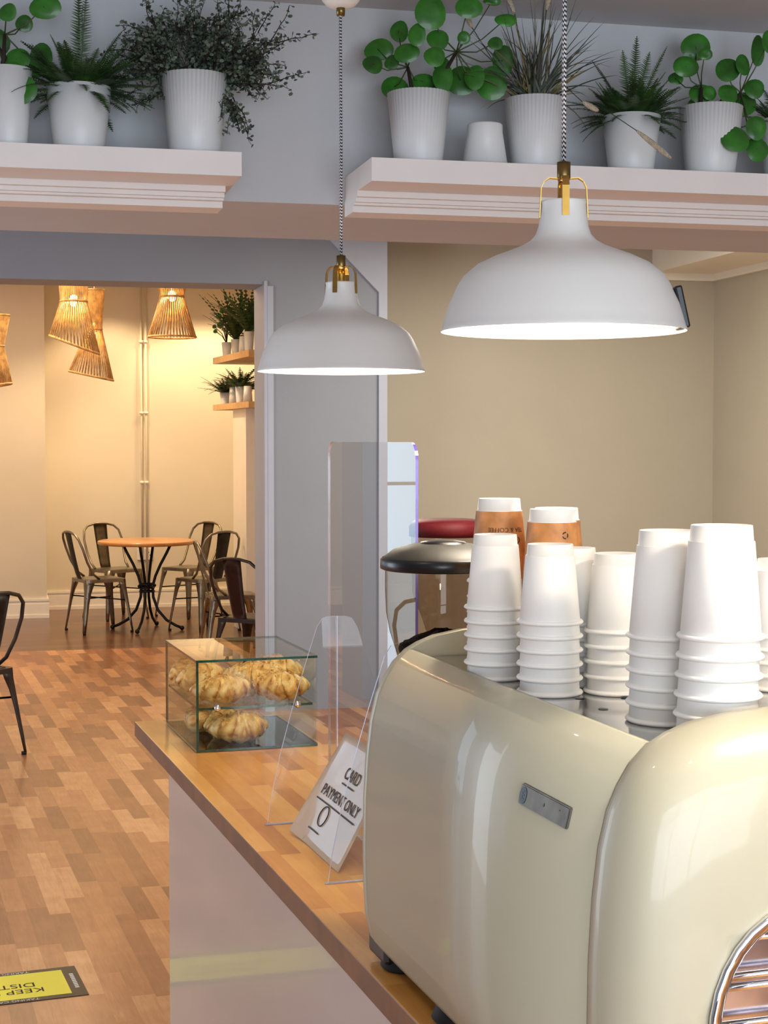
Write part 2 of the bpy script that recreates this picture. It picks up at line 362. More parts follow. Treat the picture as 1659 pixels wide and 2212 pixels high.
# left wall, wall behind camera with windows
mb = MB(); mb.box((-3.2, -2.6, 0), (-3.1, 10.6, .45)); mb.box((-3.2, -2.6, 2.55), (-3.1, 10.6, CEIL)); mb.box((-3.2, -2.6, .45), (-3.1, 3.3, 2.55)); mb.box((-3.2, 7.9, .45), (-3.1, 10.6, 2.55))
struct(mb.build('wall_left', MT['grey_wall']))
mb = MB()
for y in (3.3, 4.8, 6.35, 7.84): mb.box((-3.08, y, .45), (-3.02, y+.06, 2.55))
mb.box((-3.08, 3.3, .45), (-3.02, 7.9, .52)); mb.box((-3.08, 3.3, 2.49), (-3.02, 7.9, 2.55)); mb.box((-3.075, 3.3, 1.85), (-3.025, 7.9, 1.9))
struct(mb.build('window_2', MT['shelf']))
mb = MB(); mb.box((-3.2, -2.6, 0), (7, -2.5, .4)); mb.box((-3.2, -2.6, 2.6), (7, -2.5, CEIL)); mb.box((-3.2, -2.6, .4), (-1.6, -2.5, 2.6)); mb.box((2.8, -2.6, .4), (7, -2.5, 2.6))
struct(mb.build('wall_front', MT['grey_wall']))
mb = MB()
for x in (-1.6, -.2, 1.2, 2.74): mb.box((x, -2.44, .4), (x+.06, -2.38, 2.6))
mb.box((-1.6, -2.44, .4), (2.8, -2.38, .47)); mb.box((-1.6, -2.44, 2.53), (2.8, -2.38, 2.6)); mb.box((-1.6, -2.435, 1.95), (2.8, -2.385, 2.0))
struct(mb.build('window_1', MT['shelf']))
# far room
ub0 = U(PW(100, 950, O3), O3)
mb = MB(); wbox(mb, O3, -6, 2.2, 0, -.1, 0, 3.2); struct(mb.build('wall_far', MT['cream_wall']))
Pp = PZ(107, 1334, 0); wp = (Pp-O3).dot(E2)
upp = U(PW(98, 950, O3, wp), O3)
mb = MB(); wbox(mb, O3, upp-5.2, upp, 0, wp, 0, 3.2); struct(mb.build('wall_pier', MT['cream_wall']), 'cream chimney pier at the left of the far room')
def skirt(mb, O, u0, u1, w):
    wbox(mb, O, u0, u1, w, w+.018, 0, .13); wbox(mb, O, u0, u1, w, w+.026, .0, .03); wbox(mb, O, u0, u1, w, w+.012, .13, .155); wbox(mb, O, u0, u1, w, w+.02, .155, .175)
mb = MB(); skirt(mb, O3, upp, 2.2, 0); struct(mb.build('baseboard_far', MT['skirting']))
mb = MB(); skirt(mb, O3, upp-5.2, upp+.02, wp); wbox(mb, O3, upp, upp+.02, 0, wp, 0, .16); struct(mb.build('baseboard_pier', MT['skirting']))
ur = U(PW(512, 950, O3, .3), O3)
mb = MB(); wbox(mb, O3, ur+.35, ur+.45, -.0, 5.4, 0, 3.2); struct(mb.build('wall_far_right', MT['cream_wall']))
mb = MB(); wbox(mb, O3, upp-5.1, upp-5.0, wp, 5.4, 0, 3.2); struct(mb.build('wall_far_left', MT['cream_wall']))
pc = PD(517, 880, 13.6)
mb = MB(); mb.box((pc.x, pc.y-.25, 0), (pc.x+.5, pc.y+.25, pc.z)); struct(mb.build('trim_5', MT['skirting']), 'white boxed column below the far shelves')
# ================================================================== far room: pipes, socket, lamps, shelves
for i, px in enumerate((308, 318)):
    p = PW(px, 1280, O3, .04)
    t = thing('wall_pipe', ('left' if i == 0 else 'right')+'most of two thin cream pipes running up the far wall', 'pipe', (p.x, p.y, .18))
    MB().tube([(0, 0, 0), (0, 0, 2.95)], .011 if i else .009, 10).build('pipe', MT['cream_wall'], t)
    for yy in (738, 892, 1042):
        z = PW(px, yy, O3, .04).z-.18
        MB().lathe([(.02, z-.012), (.02, z+.012)], 12, cap=True).build('pipe_clip', MT['skirting'], t)
p = PW(313, 1197, O3, .0)
t = thing('wall_socket', 'white double socket on the far wall behind the round table', 'socket', p, WA)
MB().box((-.075, -.022, -.055), (.075, 0, .055), bev=.004).build('socket_box', MT['plastic'], t)
mb = MB()
for x in (-.035, .035):
    mb = MB()
    for dx, dz in ((0, .018), (-.011, -.008), (.011, -.008)): mb.box((x+dx-.003, -.0235, dz-.005), (x+dx+.003, -.021, dz+.005))
    mb.build('socket_slots', MT['black'], t)

def wicker(px, d, yt, yw, yb, rt, rw, rb, slant, lean, label, bright=6):
    base = PD(px, yb, d); s = d/F_
    t = thing('wicker_pendant_lamp', label, 'lamp', base, -YAW, 'cane pendant lamps in the far room')
    zt = (yb-yt)*s; zw = (yb-yw)*s; rt, rw, rb = rt*s, rw*s, rb*s
    mb = MB(); n = 44
    def pt(a, k):
        if k == 0: r, z, sl, ln = rt, zt, 0, 0
        elif k == 1: r, z, sl, ln = rw, zw, 0, 0
        else: r, z, sl, ln = rb, 0, slant, lean
        return Vector((r*math.cos(a)+ln*s, r*math.sin(a), z - sl*s*math.cos(a)))
    for k in range(n):
        a = 2*PI*k/n; a2 = a+.06
        mb.tube([pt(a, 0), pt(a2, 1), pt(a2+.1, 1)*.5+pt(a2, 2)*.5+Vector((0, 0, 0)), pt(a2, 2)], .0042, 4)
        if k % 4 == 0: mb.tube([pt(a, 1), pt(a+.2, 2)], .003, 4)
    for kk, rr in ((0, .008), (1, .01), (2, .009)):
        mb.tube([pt(2*PI*k/40, kk) for k in range(41)], rr, 6)
    mb.build('shade', MT['cane'], t)
    MB().sphere((0, 0, zw*1.02), .035, (1, 1, 1.3)).build('bulb', MT['bulb_warm'], t)
    zc = 3.2-base.z
    MB().tube([(0, 0, zw+.05), (0, 0, zc)], .004, 6).build('cord', MT['skirting'], t)
    l = light('wicker_lamp_glow', 'POINT', base+Vector((0, 0, zw*.95)), bright*2, WARM, .04); return t
wicker(372, 13.2, 606, 642, 728, 31, 25, 51, 0, 0, 'straight cone cane lamp hanging right of the overlapping pair')
wicker(160, 12.3, 604, 652, 745, 31, 28, 53, 20, 1, 'cane lamp with slanted bottom rim, front one of the overlapping pair')
wicker(205, 13.0, 628, 712, 812, 21, 15, 47, 10, -8, 'longer cane lamp hanging lower behind the slanted one')
wicker(0, 12.6, 682, 748, 832, 22, 9, 25, -4, 0, 'cane lamp cut by the left edge of the photo')
p = PD(197, 622, 13.4); light('far_room_spot', 'SPOT', (p.x, p.y, 3.15), 110, WARM, .05, rot=(0, 0, 0), spot=2.2)
for px in (60, 250, 430, 500):
    p = PW(px, 950, O3, .65); light('far_room_spot', 'SPOT', (p.x, p.y, 3.15), 55, WARM, .05, rot=(.12, 0, 0), spot=1.9)

# ------------------------------------------------------------------ plants
def potmesh(mb, rt, rb, h, flute=0, seg=48):
    mb.lathe([(0, .0), (rb*.96, 0), (rb, .004), (rt, h), (rt*.95, h), (rt*.93, h*.9), (0, h*.9)], seg, flute=flute)
    return mb
def pot(t, rt, rb, h, flute=False):
    mb = MB(); potmesh(mb, rt, rb, h, .014 if flute else 0, 96 if flute else 48); mb.build('pot', MT['pot'], t, fix=False)
    MB().lathe([(0, h*.91), (rt*.5, h*.93), (rt*.92, h*.905)], 24).build('soil', MT['soil'], t)
def disc(mb, c, r1, r2, nrm, roll=0):
    nrm = nrm.normalized(); u = nrm.cross(Vector((0, 0, 1))); u = u.normalized() if u.length > .05 else Vector((1, 0, 0)); w = nrm.cross(u)
    n = 18; vs = [c - nrm*.006]
    for ring, f in ((.45, .35), (.8, .2), (1, 0)):
        for k in range(n):
            a = 2*PI*k/n; x = math.cos(a)*ring*r1; y = math.sin(a)*ring*r2
            x, y = x*math.cos(roll)-y*math.sin(roll), x*math.sin(roll)+y*math.cos(roll)
            wob = 1+.03*math.sin(3*a+r1*300)
            vs.append(c + u*x*wob + w*y*wob - nrm*(r1*.22*(ring**2)) + nrm*.002*math.sin(2*a)*ring)
    fs = [(0, 1+k, 1+(k+1) % n) for k in range(n)]
    for q in range(2):
        for k in range(n): fs.append((1+q*n+k, 1+(q+1)*n+k, 1+(q+1)*n+(k+1) % n, 1+q*n+(k+1) % n))
    mb.faces(vs, fs, 0, True)
def pilea(base, leaves, hubs, d, label, rt, rb, h, flute, group='plants in white pots on the high shelves', name='pilea_plant', s_scale=1):
    t = thing(name, label, 'potted plant', base, 0, group); pot(t, rt, rb, h, flute)
    lf = MB(); st = MB(); tr = MB()
    hs = [PD(hx, hy, d)-base for hx, hy in hubs]
    for k, hp in enumerate(hs):
        b0 = Vector(((k-(len(hs)-1)/2)*.04, 0, h*.9)); tr.tube([b0, b0*.6+hp*.4+Vector((.004, 0, 0)), hp], [.007, .006, .0045], 8)
    rnd = random.Random(len(leaves))
    for lx, ly, ra, rb_ in leaves:
        dd = d + rnd.uniform(-.09, .07); c = PD(lx, ly, dd)-base; s = dd/F_
        hp = min(hs, key=lambda q: (q-c).length)
        nrm = (-HF*1.0 + Vector((rnd.uniform(-.25, .25), rnd.uniform(-.25, .25), rnd.uniform(.0, .35)))).normalized()
        disc(lf, c, ra*s*1.1, rb_*s*1.12, nrm)
        st.tube([hp, hp*.45+c*.55+Vector((0, .012, -.012)), c+Vector((0, .006, 0))], [.0022, .0018, .0014], 6)
    tr.build('trunk', MT['trunk'], t); st.build('stems', MT['stem'], t); lf.build('foliage', MT['pilea'], t, fix=False)
    return t
def frond(mb, p0, dirv, length, droop, wid, n=30, mi=0, thick=.0016):
    pts = []; d = dirv.normalized(); p = Vector(p0); step = length/n
    for i in range(n+1):
        pts.append(p.copy()); p = p + d*step; d = (d + Vector((0, 0, -droop/n))).normalized()
    mb.tube(pts, [thick*(1-.6*i/n) for i in range(n+1)], 4, mi)
    for i in range(2, n+1):
        t = (pts[min(i+1, n)]-pts[i-1]).normalized(); side = t.cross(Vector((0, 0, 1)))
        if side.length < .35: side = t.cross(Vector((random.uniform(-.3, .3), 1, 0)))
        side.normalize(); w = wid*math.sin(PI*min(1, (i+1.5)/(n+2)))**.7
        for sg in (-1, 1):
            tip = pts[i] + side*sg*w + t*w*.35 + Vector((0, 0, random.uniform(-.1, .12)*w))
            b = step*.46
            mb.faces([pts[i]-t*b, tip, pts[i]+t*b], [(0, 1, 2)], mi)
def fern(base, label, rt, rb, h, flute, tips, dens, length, group='plants in white pots on the high shelves', seed=1, wid=.021):
    t = thing('fern_plant', label, 'potted plant', base, 0, group); pot(t, rt, rb, h, flute)
    rs = random.getstate(); random.seed(seed); mb = MB(); o = Vector((0, 0, h*.92))
    for (tx, tz, L) in tips:      # signature fronds (direction sideways, up, length)
        d = RT*tx + Vector((0, 0, tz)) - HF*random.uniform(-.1, .2); frond(mb, o + RT*tx*.02, d, L, .35, wid*1.2, 38)
    for i in range(dens):
        a = random.uniform(0, 2*PI); e = random.uniform(-.1, 1.9)**1.0; yb = math.sin(a); k = .55 if yb > 0 else 1
        d = Vector((math.cos(a), math.sin(a)*k, e)); frond(mb, o+Vector((math.cos(a), math.sin(a), 0))*rt*.45, d, length*random.uniform(.6, 1), random.uniform(.3, 1.1), wid, 26)
    random.setstate(rs)
    mb.build('foliage', MT['fern'], t, fix=False); return t
def wiry(base, label, rt, rb, h, flute, group='plants in white pots on the high shelves'):
    t = thing('wiry_leafed_plant', label, 'potted plant', base, 0, group); pot(t, rt, rb, h, flute)
    rs = random.getstate(); random.seed(21); tw = MB(); lf = MB()
    def leaf(p, s):
        nrm = Vector((random.uniform(-1, 1), random.uniform(-1, .2), random.uniform(-.4, 1))).normalized(); u = nrm.cross(Vector((0, .3, 1))).normalized(); w = nrm.cross(u)
        n = 6; lf.faces([p+u*math.cos(2*PI*k/n)*s+w*math.sin(2*PI*k/n)*s*.75 for k in range(n)], [tuple(range(n))])
    def branch(p, d, L, lvl, dr):
        n = 9; pts = [p.copy()]
        for i in range(n):
            d = (d + Vector((random.uniform(-.22, .22), random.uniform(-.2, .2), random.uniform(-.18, .2)-dr/n))).normalized(); p = p + d*L/n
            if p.y > base_lim: p.y = base_lim
            pts.append(p.copy())
            for q in range(2):
                o = Vector((random.uniform(-1, 1), random.uniform(-1, 1), random.uniform(-1, 1)))*.012
                tw.tube([p, p+o], .0006, 3, cap=False); leaf(p+o, random.uniform(.0042, .0075))
            if lvl < 1 and random.random() < .55: branch(p, (d+Vector((random.uniform(-.9, .9), random.uniform(-.6, .5), random.uniform(-.3, .8)))).normalized(), L*.45, lvl+1, dr)
        tw.tube(pts, [.0016*(1-.6*i/n) for i in range(n+1)], 4)
    base_lim = .13
    o = Vector((0, 0, h*.92))
    for i in range(60):
        a = random.uniform(-1, 1); branch(o+Vector((a*.04, random.uniform(-.04, .04), 0)), RT*a*1.25+Vector((0, random.uniform(-.25, .15), random.uniform(.25, 1))), random.uniform(.11, .17), 0, .3)
    for x, z, L, dr in ((1.5, .55, .27, .3), (1.5, .3, .24, .8), (1.5, .4, .18, 2.2), (1.3, .3, .16, 2.0), (1.4, .1, .13, 1.6), (-.1, 1, .20, 0), (.25, 1, .19, 0), (.75, 1, .2, .2), (-.5, 1, .18, 0), (-.9, .5, .17, .3), (-1, -.02, .13, .6), (1.2, .7, .22, .2)):
        branch(o, RT*x+Vector((0, -.15, z)), L, 0, dr)
    random.setstate(rs)
    tw.build('twigs', MT['trunk'], t); lf.build('foliage', MT['wiry'], t, fix=False); return t
def blade(mb, pts, w, mi):
    n = len(pts)
    for i in range(n-1):
        t = (pts[i+1]-pts[i]).normalized(); s = t.cross(HF).normalized(); w0 = w*(1-i/(n-1))**.6; w1 = w*(1-(i+1)/(n-1))**.6
        mb.faces([pts[i]-s*w0, pts[i]+s*w0, pts[i+1]+s*max(w1, .0002), pts[i+1]-s*max(w1, .0002)], [(0, 1, 2, 3)], mi, True)
def grass(base, label, rt, rb, h, flute):
    t = thing('ornamental_grass_plant', label, 'potted plant', base, 0, 'plants in white pots on the high shelves'); pot(t, rt, rb, h, flute)
    rs = random.getstate(); random.seed(5); mb = MB(); o = Vector((0, 0, h*.9))
    for i in range(130):
        a = random.uniform(-1, 1)*random.random()**.4; yy = random.uniform(-.5, .25); L = random.uniform(.12, .30)*(1.1-.25*abs(a)); d = (RT*a*1.2 + Vector((0, yy, random.uniform(.5, 1.3)))).normalized(); dr = random.uniform(.1, .9)*abs(a)+random.random()**4*.9
        p = o + Vector((random.uniform(-.03, .03), random.uniform(-.03, .03), 0)); pts = [p.copy()]
        for k in range(9): p = p + d*L/9; d = (d+Vector((0, 0, -dr/9*1.6))).normalized(); pts.append(p.copy())
        blade(mb, pts, random.uniform(.0018, .0034), 0 if random.random() < .7 else 1)
    mb.build('blades', [MT['grass'], MT['grass2']], t, fix=False)
    dd = (base-CAMP).dot(HF)
    for (x0, y0, x1, y1, sx, sy) in ((1085, -35, 1112, 30, 1135, 150), (1193, -40, 1180, 22, 1170, 120), (1002, 22, 1020, 60, 1090, 170), (1258, 220, 1293, 240, 1225, 190), (1375, 282, 1450, 342, 1290, 225)):
        e = -.2 if y0 > 200 else 0
        A = PD(x0, y0, dd+e)-base; B = PD(x1, y1, dd+e)-base; S = PD(sx, sy, dd+e*.5)-base
        inner = A if (A-S).length < (B-S).length else B
        st = MB(); st.tube([o, S, inner], .0012, 5); st.build('flower_stem', MT['grass'], t)
        tl = MB(); n = 8; tl.tube([A+(B-A)*k/n for k in range(n+1)], [.0075*math.sin(PI*(k+.6)/(n+1.4))**.6 for k in range(n+1)], 10)
        tl.build('flower_head', MT['tail'], t)
    random.setstate(rs); return t
# ================================================================== high shelves
shd = .34
def shelf(u0, u1, trim0, trim1, zt, label):
    t = thing('wall_shelf', label, 'shelf', (O1+E1*((u0+u1)/2)+Vector((0, 0, zt))), WA, 'white moulded shelves on the header wall')
    c = (u0+u1)/2; a, b = u0-c, u1-c
    MB().box((a, -shd, -.062), (b, -.001, 0)).build('board', MT['shelf'], t)
    mb = MB(); a2, b2 = trim0-c, trim1-c
    mb.box((a2, -.17, -.078), (b2, -.001, -.062)); mb.box((a2, -.15, -.09), (b2, -.001, -.078)); mb.box((a2, -.135, -.096), (b2, -.001, -.09)); mb.box((a2, -.11, -.113), (b2, -.001, -.096))
    mb.build('moulding', MT['shelf'], t); return t
pl = PW(803, 342, O1, shd); pr = PW(522, 333, O1, shd)
zsh = (pl.z+PW(1659, 373, O1, shd).z)/2
zsl = (pr.z+PW(0, 302, O1, shd).z)/2
shelf(U(pl, O1), U(pl, O1)+2.6, U(PW(772, 412, O1, .17), O1), U(pl, O1)+2.6, zsh, 'white shelf right of the left pendant cord, holding most of the plants')
shelf(U(pr, O1)-2.2, U(pr, O1), U(pr, O1)-2.2, U(PW(487, 405, O1, .17), O1), zsl, 'white shelf at upper left holding three potted plants')
def onshelf(px, off, z):
    p = PW(px, 400, O1, off); p.z = z+.0005; return p
def potdims(px0, px1, ytop, base):   # top width in pixels -> metres at the pot's own distance
    d = (base-CAMP).dot(HF); s = d/F_; return (px1-px0)/2*s, PD((px0+px1)/2, ytop, d).z - base.z, d
G = 'plants in white pots on the high shelves'
b = onshelf(20, .22, zsl); r, h, d = potdims(-32, 70, 150, b)
pilea(b, [(96, 13, 32, 24), (52, 50, 17, 17), (36, 127, 25, 26), (83, 127, 27, 36), (47, 192, 29, 29), (0, 181, 17, 25), (-10, 90, 28, 28), (14, 25, 20, 18), (-30, 40, 26, 28), (20, 150, 24, 20)], [(10, 75), (-5, 100)], d, 'round-leafed plant cut by the left edge of the photo', r, r*.76, h, False)
b = onshelf(172, .21, zsl); r, h, d = potdims(103, 242, 190, b)
fern(b, 'dark fern in smooth white pot on the left shelf', r, r*.76, h, False, [(0, 1, .27), (.08, 1, .25), (1.0, .85, .24), (.55, 1, .19), (-.7, .9, .18), (1.1, .25, .2), (-1.1, .6, .17), (.75, 1, .17), (-.35, 1, .16), (1.2, .5, .17)], 130, .165, seed=3)
b = onshelf(421, .21, zsl); r, h, d = potdims(350, 492, 165, b)
wiry(b, 'wiry small-leafed plant in ribbed white pot at the end of the left shelf', r, r*.76, h, True)
b = onshelf(904, .22, zsh); r, h, d = potdims(838, 971, 203, b)
pilea(b, [(862, 66, 18, 23), (900, 74, 18, 23), (817, 105, 30, 22), (806, 137, 20, 20), (845, 133, 15, 15), (877, 112, 26, 20), (853, 187, 27, 24), (915, 175, 23, 19), (946, 83, 22, 22), (931, 25, 31, 34), (939, 120, 21, 21), (957, 166, 20, 30), (996, 172, 30, 30), (1013, 14, 27, 22), (1093, 41, 22, 14), (1070, 92, 15, 14), (1087, 130, 21, 31), (1062, 178, 30, 34), (1002, 81, 13, 13), (1064, 2, 18, 8), (1025, 165, 20, 26), (955, 140, 16, 16)], [(881, 145), (986, 112)], d, 'large round-leafed plant at the left end of the right shelf', r, r*.76, h, True)
b = onshelf(1156, .22, zsh); r, h, d = potdims(1090, 1222, 216, b)
grass(b, 'dark spiky grass with pale fluffy flower heads in ribbed white pot', r, r*.76, h, True)
b = onshelf(1363, .22, zsh); r, h, d = potdims(1301, 1426, 253, b)
fern(b, 'green fern in smooth white pot on the right shelf', r, r*.76, h, False, [(.05, 1, .24), (.35, 1, .22), (-.5, 1, .2), (-.45, 1, .18), (.5, 1, .16), (.9, .6, .16), (-1, .5, .18), (.65, 1, .17), (-.1, 1, .2), (.2, 1, .2)], 130, .15, seed=8)
b = onshelf(1534, .22, zsh); r, h, d = potdims(1468, 1602, 233, b)
pilea(b, [(1483, 142, 26, 21), (1505, 100, 30, 26), (1524, 116, 14, 12), (1572, 148, 24, 26), (1606, 139, 15, 22), (1637, 109, 13, 32), (1509, 238, 24, 33), (1515, 200, 24, 20), (1575, 202, 21, 21), (1611, 223, 25, 23), (1590, 298, 29, 27), (1635, 275, 21, 24), (1638, 322, 24, 24), (1662, 90, 14, 24), (1533, 200, 14, 15), (1460, 168, 15, 13), (1630, 190, 20, 20)], [(1515, 190), (1560, 215), (1600, 200)], d, 'round-leafed plant at the right edge of the photo', r, r*.76, h, True)
b = onshelf(1700, .2, zsh)
fern(b, 'fern mostly beyond the right edge of the photo', r*.9, r*.7, h*.9, False, [], 45, .12, seed=11)
b = onshelf(1047, .235, zsh); d = (b-CAMP).dot(HF); s = d/F_; h = PD(1047, 269, d).z-b.z
t = thing('upturned_pot', 'small empty white pot standing upside down between two plants', 'pot', b)
MB().lathe([(0, h), (36*s, h), (38*s, h-.004), (38*s, h*.82), (50*s, 0), (47*s, 0), (35*s, h*.8), (0, h*.8)], 48).build('pot_body', MT['pot'], t, fix=False)

# ------------------------------------------------------------------ far shelves with plants
ps = PD(465, 782, 14.3); pe = PD(560, 762, 13.0)
def farshelf(y0, thick, label):
    p = PD(466, y0, 14.2); t = thing('wall_shelf', label, 'shelf', p, 0, 'pale wood shelves in the far room')
    MB().box((0, -1.3, -thick), (.55, .12, 0)).build('board', MT['shelfwood'], t); return p
pu = farshelf(772, .055, 'upper pale wood shelf with pots in the far room')
pw_ = farshelf(874, .05, 'lower pale wood shelf with pots in the far room')
def farpot(px, off, p, w, hpx, kind, label):
    b = Vector((p.x+off, 0, p.z+.0005)); r_ = ray(px, 800); b.y = b.x*r_.y/r_.x
    s = 14/F_; rt = w/2*s; h = hpx*s
    if kind == 'pilea':
        t = thing('pilea_plant', label, 'potted plant', b, 0, 'potted plants on the far shelves'); pot(t, rt, rt*.78, h)
        lf = MB(); st = MB()
        for dx, dz, rr in ((-17, 60, 7), (-2, 56, 7), (-14, 42, 8), (3, 40, 7), (-27, 38, 5), (-25, 28, 5), (-10, 72, 6), (8, 50, 7)):
            c = RT*dx*s+Vector((0, 0, h*.9+dz*s)); disc(lf, c, rr*s, rr*s, -HF+Vector((.1*dx/9, 0, .3))); st.tube([(0, 0, h*.9), RT*dx*s*.4+Vector((0, 0, h*.9+dz*s*.6)), c], .0035, 5)
        st.build('stems', MT['trunk'], t); lf.build('foliage', MT['pilea'], t, fix=False)
    elif kind == 'none':
        t = thing('white_pot', label, 'pot', b, 0, 'empty pots on the far shelves'); MB().lathe([(0, h), (rt*.78, h), (rt, 0), (rt*.95, 0), (rt*.7, h*.95), (0, h*.95)], 32).build('pot_body', MT['pot'], t, fix=False)
    else:
        t = thing('leafy_potted_plant', label, 'potted plant', b, 0, 'potted plants on the far shelves'); pot(t, rt, rt*.78, h)
        mb = MB(); rs = random.getstate(); random.seed(int(px)); up = 1.6 if kind == 'tall' else .6; L = .55 if kind == 'tall' else .30
        for i in range(60):
            a = random.uniform(0, 2*PI); frond(mb, Vector((0, 0, h*.9)), Vector((math.cos(a), math.sin(a), random.uniform(.3, 1)*up*1.6)), L*random.uniform(.5, 1), random.uniform(.1, .8), .028, 12, thick=.003)
        random.setstate(rs); mb.build('foliage', MT['fern'], t, fix=False)
farpot(490, .10, pu, 22, 33, 'pilea', 'small round-leafed plant on the upper far shelf')
farpot(510, .16, pu, 22, 38, 'tall', 'tall dark bushy plant on the upper far shelf beside the round-leafed one')
farpot(526, .10, pu, 20, 36, 'none', 'empty white pot on the upper far shelf')
farpot(538, .12, pu, 22, 44, 'tall', 'dark bushy plant next to the doorway edge on the upper far shelf')
farpot(487, .12, pw_, 26, 27, 'fern', 'fern at the left end of the lower far shelf')
farpot(504, .10, pw_, 20, 36, 'none', 'left empty white pot on the lower far shelf')
farpot(519, .12, pw_, 22, 36, 'fern', 'bushy fern in the middle of the lower far shelf')
farpot(535, .10, pw_, 20, 34, 'none', 'empty white pot by the doorway edge on the lower far shelf')
farpot(530, .30, pw_, 22, 34, 'fern', 'dark fern behind the pots on the lower far shelf')

# ================================================================== chairs and table
def chair(label, loc, rz, m=MT['gun'], mslat=None, tone=''):
    t = thing('metal_cafe_chair', label, 'chair', (loc.x, loc.y, 0), rz, 'metal cafe chairs')
    mb = MB(); S = .178
    n = 8; poly = []
    for cx_, cy_, a0 in ((S-.04, S-.04, 0), (-S+.04, S-.04, 90), (-S+.03, -S+.04, 180), (S-.03, -S+.04, 270)):
        for k in range(5): a = math.radians(a0+k*22.5); poly.append((cx_+.04*math.cos(a), cy_+.04*math.sin(a)))
    mb.prism(poly, .425, .452, lambda u, v, h: Vector((u, v, h)))
    mb.prism([(u*.86, v*.86) for u, v in poly], .452, .455, lambda u, v, h: Vector((u, v, h)))
    mb.build('seat', m, t)
    for sx in (-1, 1):
        for sy in (-1, 1):
            lg = MB(); rings = []
            for z, w, q in ((.45, .075, 0), (.40, .06, .05), (.34, .042, .2), (.25, .031, .42), (.1, .024, .8), (.012, .018, 1)):
                cx_ = sx*(.172+.045*q); cy_ = sy*(.172+.05*q)
                rings.append([Vector((cx_, cy_, z)), Vector((cx_-sx*w, cy_+sy*.004, z)), Vector((cx_-sx*w*.75, cy_-sy*w*.35, z)), Vector((cx_-sx*w*.35, cy_-sy*w*.75, z)), Vector((cx_+sx*.004, cy_-sy*w, z))])
            vs = [p for r in rings for p in r]; fs = []
            for i in range(len(rings)-1):
                for k in range(5): fs.append((i*5+k, i*5+(k+1) % 5, (i+1)*5+(k+1) % 5, (i+1)*5+k))
            fs += [tuple(range(4, -1, -1)), tuple(range(25, 30))]
            lg.faces(vs, fs, 0, True); leg = lg.build('leg', m, t)
            fx = MB(); fx.lathe([(.013, 0), (.014, .016)], 10, (sx*.207, sy*.212, 0), cap=True); fx.build('foot_cap', MT['rubber'], leg)
    br = MB()
    br.tube([(-.185, -.185, .30), (.185, .185, .27)], .006, 6); br.tube([(-.185, .185, .27), (.185, -.185, .30)], .006, 6); br.build('brace', MT['iron'], t)
    P = [(-.172, -.06, .455), (-.178, -.12, .50), (-.19, -.175, .60), (-.197, -.215, .71), (-.18, -.245, .79), (-.135, -.262, .832), (-.06, -.27, .85), (0, -.271, .853)]
    P = P + [(-x, y, z) for x, y, z in P[-2::-1]]
    MB().tube(P, .0105, 8).build('back_frame', m, t)
    sl = MB(); vs = []; k = 8
    for i in range(k+1):
        f = i/k; z = .44+.405*f; y = -.165-.105*f**.8; w = .052+.018*f
        for x in (-w, -w*.5, 0, w*.5, w): vs.append((x, y-.008*(1-(x/w)**2), z))
    fs = [(i*5+j, i*5+j+1, (i+1)*5+j+1, (i+1)*5+j) for i in range(k) for j in range(4)]
    sl.faces(vs, fs, 0, True)
    r = bmesh.ops.solidify(sl.bm, geom=list(sl.bm.faces), thickness=.003)
    sl.build('backrest_slat', mslat or m, t); return t
def face(deg): return math.radians(deg)-PI/2     # chair local +Y is its front; deg measured from camera-right towards depth
def cdir(deg): return math.radians(deg) - YAW - PI/2
def fp(px, py): return PZ(px, py, 0)
chair('metal chair left of the round table, turned towards it', fp(214, 1363), cdir(32), mslat=MT['gun_dark'])
chair('metal chair behind the round table to its left, facing the viewer', fp(250, 1335), cdir(-50), mslat=MT['gun'])
chair('metal chair behind the round table to its right, by the far wall', fp(408, 1330), cdir(232), mslat=MT['gun'])
chair('metal chair right of the round table with dark slatted back', fp(442, 1362), cdir(135), mslat=MT['gun_dark'])
chair('metal chair seen side-on right of the table, slat leaning left', fp(500, 1410), cdir(14), mslat=MT['gun'])
chair('dark brown backed chair cut by the doorway jamb', fp(550, 1478), cdir(62), MT['gun_dark'], MT['brown_metal'])
chair('dark chair cut by the left edge of the photo', fp(-76, 1634), cdir(146), MT['gun_dark'], MT['gun_dark'])
chair('metal chair in the left part of the room, mirrored in the clear screen', Vector((-.95, 7.5, 0)), .5, MT['gun_dark'], MT['gun_dark'])
chair('metal chair beside the far left table, mirrored in the clear screen', Vector((-1.7, 9.0, 0)), -1.2, MT['gun_dark'], MT['gun_dark'])
tb = fp(318, 1360)
t = thing('round_table', 'round wooden cafe table on curved black iron legs', 'table', (tb.x, tb.y, 0), 0)
MB().lathe([(0, .765), (.405, .765), (.413, .76), (.413, .737), (.405, .733), (0, .733)], 64).build('tabletop', MT['tabletop'], t)
for k in range(4):
    a = PI/4+k*PI/2 + .35; c, s = math.cos(a), math.sin(a)
    prof = [(.21, .733), (.175, .66), (.12, .56), (.075, .46), (.05, .37), (.055, .28), (.095, .17), (.17, .085), (.25, .04), (.30, .022)]
    MB().tube([(r*c, r*s, z) for r, z in prof], .0125, 8).sphere((.305*c, .305*s, .02), .02).build('leg', MT['iron'], t)
mb = MB()
for z in (.33, .36, .39): mb.tube([(.062*math.cos(2*PI*k/20), .062*math.sin(2*PI*k/20), z) for k in range(21)], .008, 6)
for k in range(4): mb.sphere((.075*math.cos(k*PI/2+.35), .075*math.sin(k*PI/2+.35), .375), .014)
mb.build('collar', MT['iron'], t)

